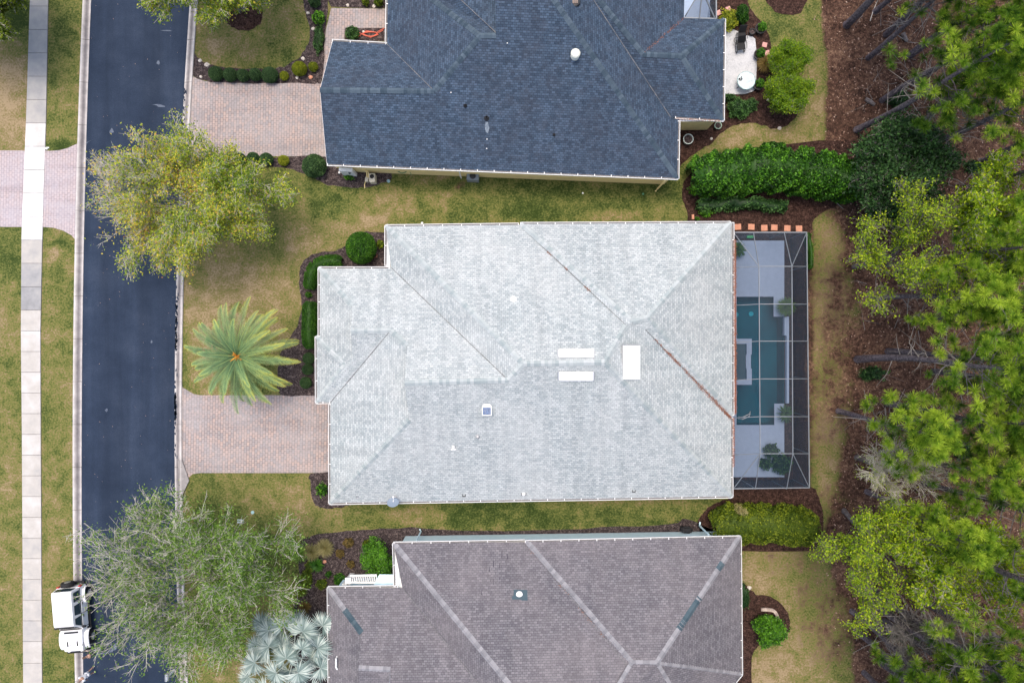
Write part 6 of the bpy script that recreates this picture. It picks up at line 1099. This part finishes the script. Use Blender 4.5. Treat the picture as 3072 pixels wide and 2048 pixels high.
# ---------------------------------------------------------------- parked white car
def car():
    t = empty('parked_car', (*G(244, 1838), 0), math.atan2(-1, .085) , 'boxy white off road car with rear spare wheel parked over the left kerb', 'car')
    t.scale = (1.15, 1.06, 1.06)
    # local axes: +x is the car's front, +y its left (photo right side)
    W = .80; paint, blk, gl = M['car'], M['black'], M['glass']
    def prism(prof, w, wt=None):
        """side profile (x,z) extruded across the car; wt = half width at top vertices"""
        mb = MB(); n = len(prof); V = []
        for s in (-1, 1):
            for i, (x, z) in enumerate(prof): V.append((x, s*(w if not wt else wt[i]), z))
        mb.add(V, [tuple(range(n))[::-1], tuple(n+i for i in range(n))] + [(i, (i+1) % n, n+(i+1) % n, n+i) for i in range(n)]); return mb
    tub = prism([(-1.95, .50), (.55, .50), (.62, .55), (.62, 1.14), (.45, 1.16), (-1.95, 1.16)], W, [.80, .80, .80, .78, .77, .77]); body = tub.build('body', paint, t, bevel=.035)
    hood = prism([(.62, .60), (1.95, .60), (1.98, .95), (1.90, 1.08), (1.2, 1.15), (.62, 1.17)], .7, [.74, .64, .62, .60, .66, .72]); hd = hood.build('hood', paint, t, bevel=.04)
    for s in (-1, 1):
        mb = MB(); mb.box((1.45, s*.32, 1.135), (.30, .08, .02)); mb.build('hood_vent', blk, hd)
        mb = MB(); mb.box((1.55, s*.15, 1.13), (.06, .03, .02)); mb.build('washer_jet', blk, hd)
    mb = MB(); mb.box((.76, 0, 1.165), (.12, .95, .02)); mb.build('cowl_grille', M['dark'], hd)
    # hardtop cabin with sloped sides
    cab = prism([(-1.93, 1.16), (.50, 1.16), (.18, 1.80), (.05, 1.86), (-1.80, 1.86), (-1.90, 1.80)], .7, [.76, .76, .66, .62, .62, .66]); cb = cab.build('hardtop', paint, t, bevel=.035)
    mb = MB(); mb.add([(.51, -.66, 1.20), (.51, .66, 1.20), (.215, .58, 1.77), (.215, -.58, 1.77)], [(0, 1, 2, 3)]); mb.build('windscreen', gl, t)
    mb = MB(); mb.bar((.56, -.70, 1.19), (.56, .70, 1.19), .05); mb.bar((.24, -.62, 1.81), (.24, .62, 1.81), .05); mb.build('windscreen_frame', blk, t)
    mb = MB(); mb.add([(-1.945, -.60, 1.24), (-1.945, .60, 1.24), (-1.925, .54, 1.74), (-1.925, -.54, 1.74)], [(3, 2, 1, 0)]); mb.build('rear_window', gl, t)
    yo = lambda z: .762 - (z-1.16)/(1.80-1.16)*.10
    for s in (-1, 1):
        for x0, x1, x2, x3 in ((-1.80, -1.14, -1.20, -1.76), (-1.03, -.36, -.42, -.99), (-.26, .36, .12, -.22)):
            mb = MB(); z0, z1 = 1.22, 1.70; y0, y1 = s*(yo(z0)+.012), s*(yo(z1)+.012); vs = [(x0, y0, z0), (x1, y0, z0), (x2, y1, z1), (x3, y1, z1)]; mb.add(vs, [(0, 1, 2, 3) if s < 0 else (3, 2, 1, 0)]); mb.build('side_window', gl, t)
        for xa, xb in ((-.33, .50), (-1.08, -.37)):
            d = MB(); d.box(((xa+xb)/2, s*.795, .86), (xb-xa-.02, .03, .56)); dr = d.build('door', paint, t, bevel=.015); h = MB(); h.box((xa+.14, s*.825, 1.03), (.16, .04, .04)); h.build('handle', blk, dr)
        mb = MB(); mb.box((.42, s*.92, 1.22), (.12, .22, .16), top=.85); mb.build('wing_mirror', blk, t, bevel=.02)
        for xs_ in (.515, -.35, -1.10): mb = MB(); mb.bar((xs_, s*.815, .58), (xs_, s*.79, 1.15), .022, .012); mb.build('door_seam', blk, t)
        mb = MB(); mb.bar((-1.9, s*.775, 1.175), (.5, s*.775, 1.175), .03, .02); mb.build('window_seal', blk, t)
        mb = MB(); mb.box((-.1, s*.80, .53), (2.0, .05, .10)); mb.build('sill', blk, t)
        # fenders
        for xc, l in ((1.32, 1.15), (-1.35, 1.0)):
            mb = MB(); n = 9; V = []
            for k in range(n):
                a = math.pi*k/(n-1); xx = xc - math.cos(a)*l/2; zz = .62 + .38*math.sin(a)**.6; V += [(xx, s*.70, zz), (xx, s*.95, zz-.03), (xx, s*.95, zz-.10)]
            mb.add(V, [(3*k, 3*k+3, 3*k+4, 3*k+1) for k in range(n-1)] + [(3*k+1, 3*k+4, 3*k+5, 3*k+2) for k in range(n-1)]); f = mb.build('fender', paint, t); so2 = f.modifiers.new('t', 'SOLIDIFY'); so2.thickness = .03
            wh = empty('wheel', (xc, s*.80, .40)); wh.parent = t; mb = MB(); mb.tube([(0, -.13, 0), (0, .13, 0)], .40, 24); o = mb.build('tyre', blk, wh, bevel=.04); mb = MB(); mb.tube([(0, -.14, 0), (0, .14, 0)], .22, 16)
            for k in range(5): a = k*1.2566; mb.bar((0, s*.145, 0), (.20*math.cos(a), s*.145, .20*math.sin(a)), .05, .02)
            mb.build('rim', M['metal'], wh)
        hl = MB(); hl.lathe((0, 0, 0), [(.10, 0), (.10, .04), (.06, .06)], 16); o = hl.build('headlight', M['dome'], t); o.location = (1.97, s*.42, .85); o.rotation_euler = (0, R(90), 0)
        tl = MB(); tl.box((-1.98, s*.72, .95), (.07, .14, .26)); tl.build('tail_light', plain('red_lens', (.5, .02, .02), .3), t)
        st = MB(); st.box((-.05, s*.84, .45), (1.6, .12, .05)); st.build('side_step', blk, t)
    g = MB()
    for k in range(7): g.box((1.985, (k-3)*.085, .84), (.02, .045, .24))
    g.build('grille', blk, t)
    mb = MB(); mb.box((2.12, 0, .55), (.20, 1.50, .16)); mb.build('front_bumper', blk, t, bevel=.03); mb = MB(); mb.box((-2.06, 0, .55), (.18, 1.55, .16)); mb.build('rear_bumper', blk, t, bevel=.03)
    sw = empty('spare_wheel', (-2.14, -.05, 1.05)); sw.parent = t; mb = MB(); mb.tube([(-.13, 0, 0), (.13, 0, 0)], .40, 26); mb.build('tyre', blk, sw, bevel=.05); mb = MB(); mb.tube([(-.145, 0, 0), (-.05, 0, 0)], .2, 14); mb.build('rim', M['metal'], sw)
    cu = bpy.data.curves.new('lettering', 'FONT'); cu.body = 'RUBICON'; cu.size = .17; cu.extrude = .002; tmp = bpy.data.objects.new('tmp', cu); scene.collection.objects.link(tmp); bpy.context.view_layer.update()
    me = bpy.data.meshes.new_from_object(tmp.evaluated_get(bpy.context.evaluated_depsgraph_get())); bpy.data.objects.remove(tmp); me.materials.append(M['dark']); o = link('lettering', me, hd); o.location = (1.62, .655, 1.02); o.rotation_euler = (R(68), 0, R(180-1)); o.name = 'lettering'
car()

# ---------------------------------------------------------------- the two people beside the car
def skinned(name, pts, edges, rad, m, parent, root=0, sub=2):
    me = bpy.data.meshes.new(name); me.from_pydata([tuple(p) for p in pts], edges, []); o = link(name, me, parent); sk = o.modifiers.new('skin', 'SKIN')
    for i, v in enumerate(me.skin_vertices[0].data if me.skin_vertices else []): pass
    if not me.skin_vertices:
        bpy.context.view_layer.update()
    lay = me.skin_vertices[0] if me.skin_vertices else None
    if lay:
        for i, r_ in enumerate(rad): lay.data[i].radius = (r_, r_) if not isinstance(r_, tuple) else r_
        lay.data[root].use_root = True
    ss = o.modifiers.new('sub', 'SUBSURF'); ss.levels = sub; ss.render_levels = sub; sk.use_smooth_shade = True; me.materials.append(m)
    return o
def person(label, loc, rz, pose, top_c, leg_c, shoe_c, hair_c, short_legs=False):
    t = empty('person', loc, rz, label, 'person'); J = {k: Vector(v) for k, v in pose.items()}; names = ['pelvis', 'waist', 'chest', 'neck', 'head0', 'head1', 'head2']; 
    idx = {}; pts = []; rad = []; E = []
    def v(k, p, r_): idx[k] = len(pts); pts.append(p); rad.append(r_)
    v('pelvis', J['pelvis'], (.12, .095)); v('waist', J['pelvis'].lerp(J['chest'], .4), (.11, .085)); v('chest', J['chest'], (.16, .115)); v('neck', J['neck'], .055); v('chin', J['neck'].lerp(J['head'], .45), .068); v('head', J['head'], (.082, .10)); v('crown', J['head'] + (J['head']-J['neck']).normalized()*.09, .06)
    E += [(0, 1), (1, 2), (2, 3), (3, 4), (4, 5), (5, 6)]
    f = J['front']; v('nose', J['head'] + f*.115 - Vector((0, 0, .01)), .014); E.append((idx['head'], idx['nose']))
    for s in ('l', 'r'):
        v('sh'+s, J['sh'+s], .058); v('el'+s, J['el'+s], .042); v('wr'+s, J['wr'+s], .027); d = (J['wr'+s]-J['el'+s]).normalized(); v('pa'+s, J['wr'+s] + d*.07, (.036, .018)); E += [(idx['chest'], idx['sh'+s]), (idx['sh'+s], idx['el'+s]), (idx['el'+s], idx['wr'+s]), (idx['wr'+s], idx['pa'+s])]
        v('hp'+s, J['hp'+s], .085); v('kn'+s, J['kn'+s], .058); v('an'+s, J['an'+s], .038); v('to'+s, J['an'+s] + f*.15 - Vector((0, 0, .045)), .032); E += [(0, idx['hp'+s]), (idx['hp'+s], idx['kn'+s]), (idx['kn'+s], idx['an'+s]), (idx['an'+s], idx['to'+s])]
        side = d.cross(Vector((0, 0, 1))).normalized(); bend = Vector((0, 0, -.012))
        for k, (o_, L) in enumerate(((-.027, .066), (-.009, .078), (.009, .073), (.026, .058))):
            a = J['wr'+s] + d*.095 + side*o_; i0 = len(pts); pts.append(a); rad.append(.009); pts.append(a + d*L*.5 + bend); rad.append(.0085); pts.append(a + d*L + bend*2.6); rad.append(.0075); E += [(idx['pa'+s], i0), (i0, i0+1), (i0+1, i0+2)]
        a = J['wr'+s] + d*.03 + side*.035; i0 = len(pts); pts.append(a + d*.02); rad.append(.010); pts.append(a + d*.055 + side*.012 + bend); rad.append(.009); E += [(idx['wr'+s], i0), (i0, i0+1)]
    skinned('body', pts, E, rad, M['skin'], t)
    c = [J['pelvis'] - (J['chest']-J['pelvis'])*.22, J['pelvis'].lerp(J['chest'], .4), J['chest'], J['neck'] - (J['neck']-J['chest'])*.35]; P2 = c[:]; E2 = [(0, 1), (1, 2), (2, 3)]; R2 = [(.15, .13), (.15, .125), (.165, .125), .07]
    for s in ('l', 'r'): i0 = len(P2); P2 += [J['sh'+s], J['sh'+s].lerp(J['el'+s], .8)]; R2 += [.075, .06]; E2 += [(2, i0), (i0, i0+1)]
    skinned('shirt', P2, E2, R2, top_c, t)
    P3 = [J['pelvis']]; E3 = []; R3 = [(.135, .115)]
    for s in ('l', 'r'):
        i0 = len(P3); P3 += [J['hp'+s], J['kn'+s].lerp(J['hp'+s], .25 if short_legs else 0)]; R3 += [.10, .075]; E3 += [(0, i0), (i0, i0+1)]
        if not short_legs: P3.append(J['an'+s] + (J['kn'+s]-J['an'+s])*.12); R3.append(.055); E3.append((i0+1, i0+2))
        o = skinned('shoe', [J['an'+s] - Vector((0, 0, .03)) - f*.04, J['an'+s] + f*.07 - Vector((0, 0, .05)), J['an'+s] + f*.16 - Vector((0, 0, .055))], [(0, 1), (1, 2)], [.05, .045, .04], shoe_c, t)
    skinned('trousers' if not short_legs else 'shorts', P3, E3, R3, leg_c, t)
    u = (J['head']-J['neck']).normalized(); skinned('hair', [J['head'] + u*.035 - f*.045, J['head'] + u*.095, J['head'] + u*.075 + f*.05], [(0, 1), (1, 2)], [.075, .07, .04], hair_c, t, 1)
    return t
navy, jean, pale = plain('black_shirt', (.03, .035, .05), .8), plain('blue_jeans', (.05, .14, .34), .85), plain('white_shirt', (.72, .74, .78), .8)
# leaning at the front wing: feet on the road, body tipped towards the bonnet, arms reaching out
g = G(312, 1938); f = Vector((-1, -.1, 0)).normalized(); sd = Vector((.1, -1, 0)).normalized()
def posed(lean, armf, stride, f, sd, armdrop=.3):
    Z = Vector((0, 0, 1)); pel = Vector((0, 0, .93)) + f*.02; ch = pel + f*lean*.42 + Z*math.sqrt(max(.02, .44**2-(lean*.42)**2)); nk = ch + f*lean*.10 + Z*.14; hd = nk + f*(lean*.08+.03) + Z*.14; J = dict(pelvis=pel, chest=ch, neck=nk, head=hd, front=f)
    for s, k in (('l', 1), ('r', -1)):
        J['sh'+s] = ch + sd*k*.19 + Z*.06; J['el'+s] = J['sh'+s] + f*armf*.25 + sd*k*.05 - Z*.26*(1-armf*.5); J['wr'+s] = J['el'+s] + f*(armf*.22+.04) - Z*(.24 - armf*.2)*(armdrop/.3)
        J['hp'+s] = pel + sd*k*.10 - Z*.05; J['kn'+s] = J['hp'+s] + f*(.04 + k*stride*.5) - Z*.42; J['an'+s] = Vector((0, 0, .08)) + sd*k*.11 + f*k*stride
    return J
person('person in a black shirt and blue jeans standing at the car front', (*g, .012), 0, posed(.45, .6, .12, f, sd), navy, jean, plain('tan_shoes', (.55, .28, .12), .7), plain('brown_hair', (.10, .06, .04), .8))
g = G(284, 2004); f = Vector((-.5, -.86, 0)); sd = Vector((.86, -.5, 0))
person('person in a white shirt and shorts walking on the road below the car', (*g, .012), 0, posed(.12, .25, .16, f, sd), pale, pale, plain('white_trainers', (.75, .75, .75), .6), plain('grey_hair', (.22, .17, .14), .8), True)
sheet('stain', [(325, 1952), (338, 1940), (345, 1928), (352, 1932), (350, 1942), (342, 1950), (322, 1958), (300, 1963), (285, 1966), (270, 1967), (290, 1958)], .017, M['chalk'], smooth_n=3, jitter=.02)
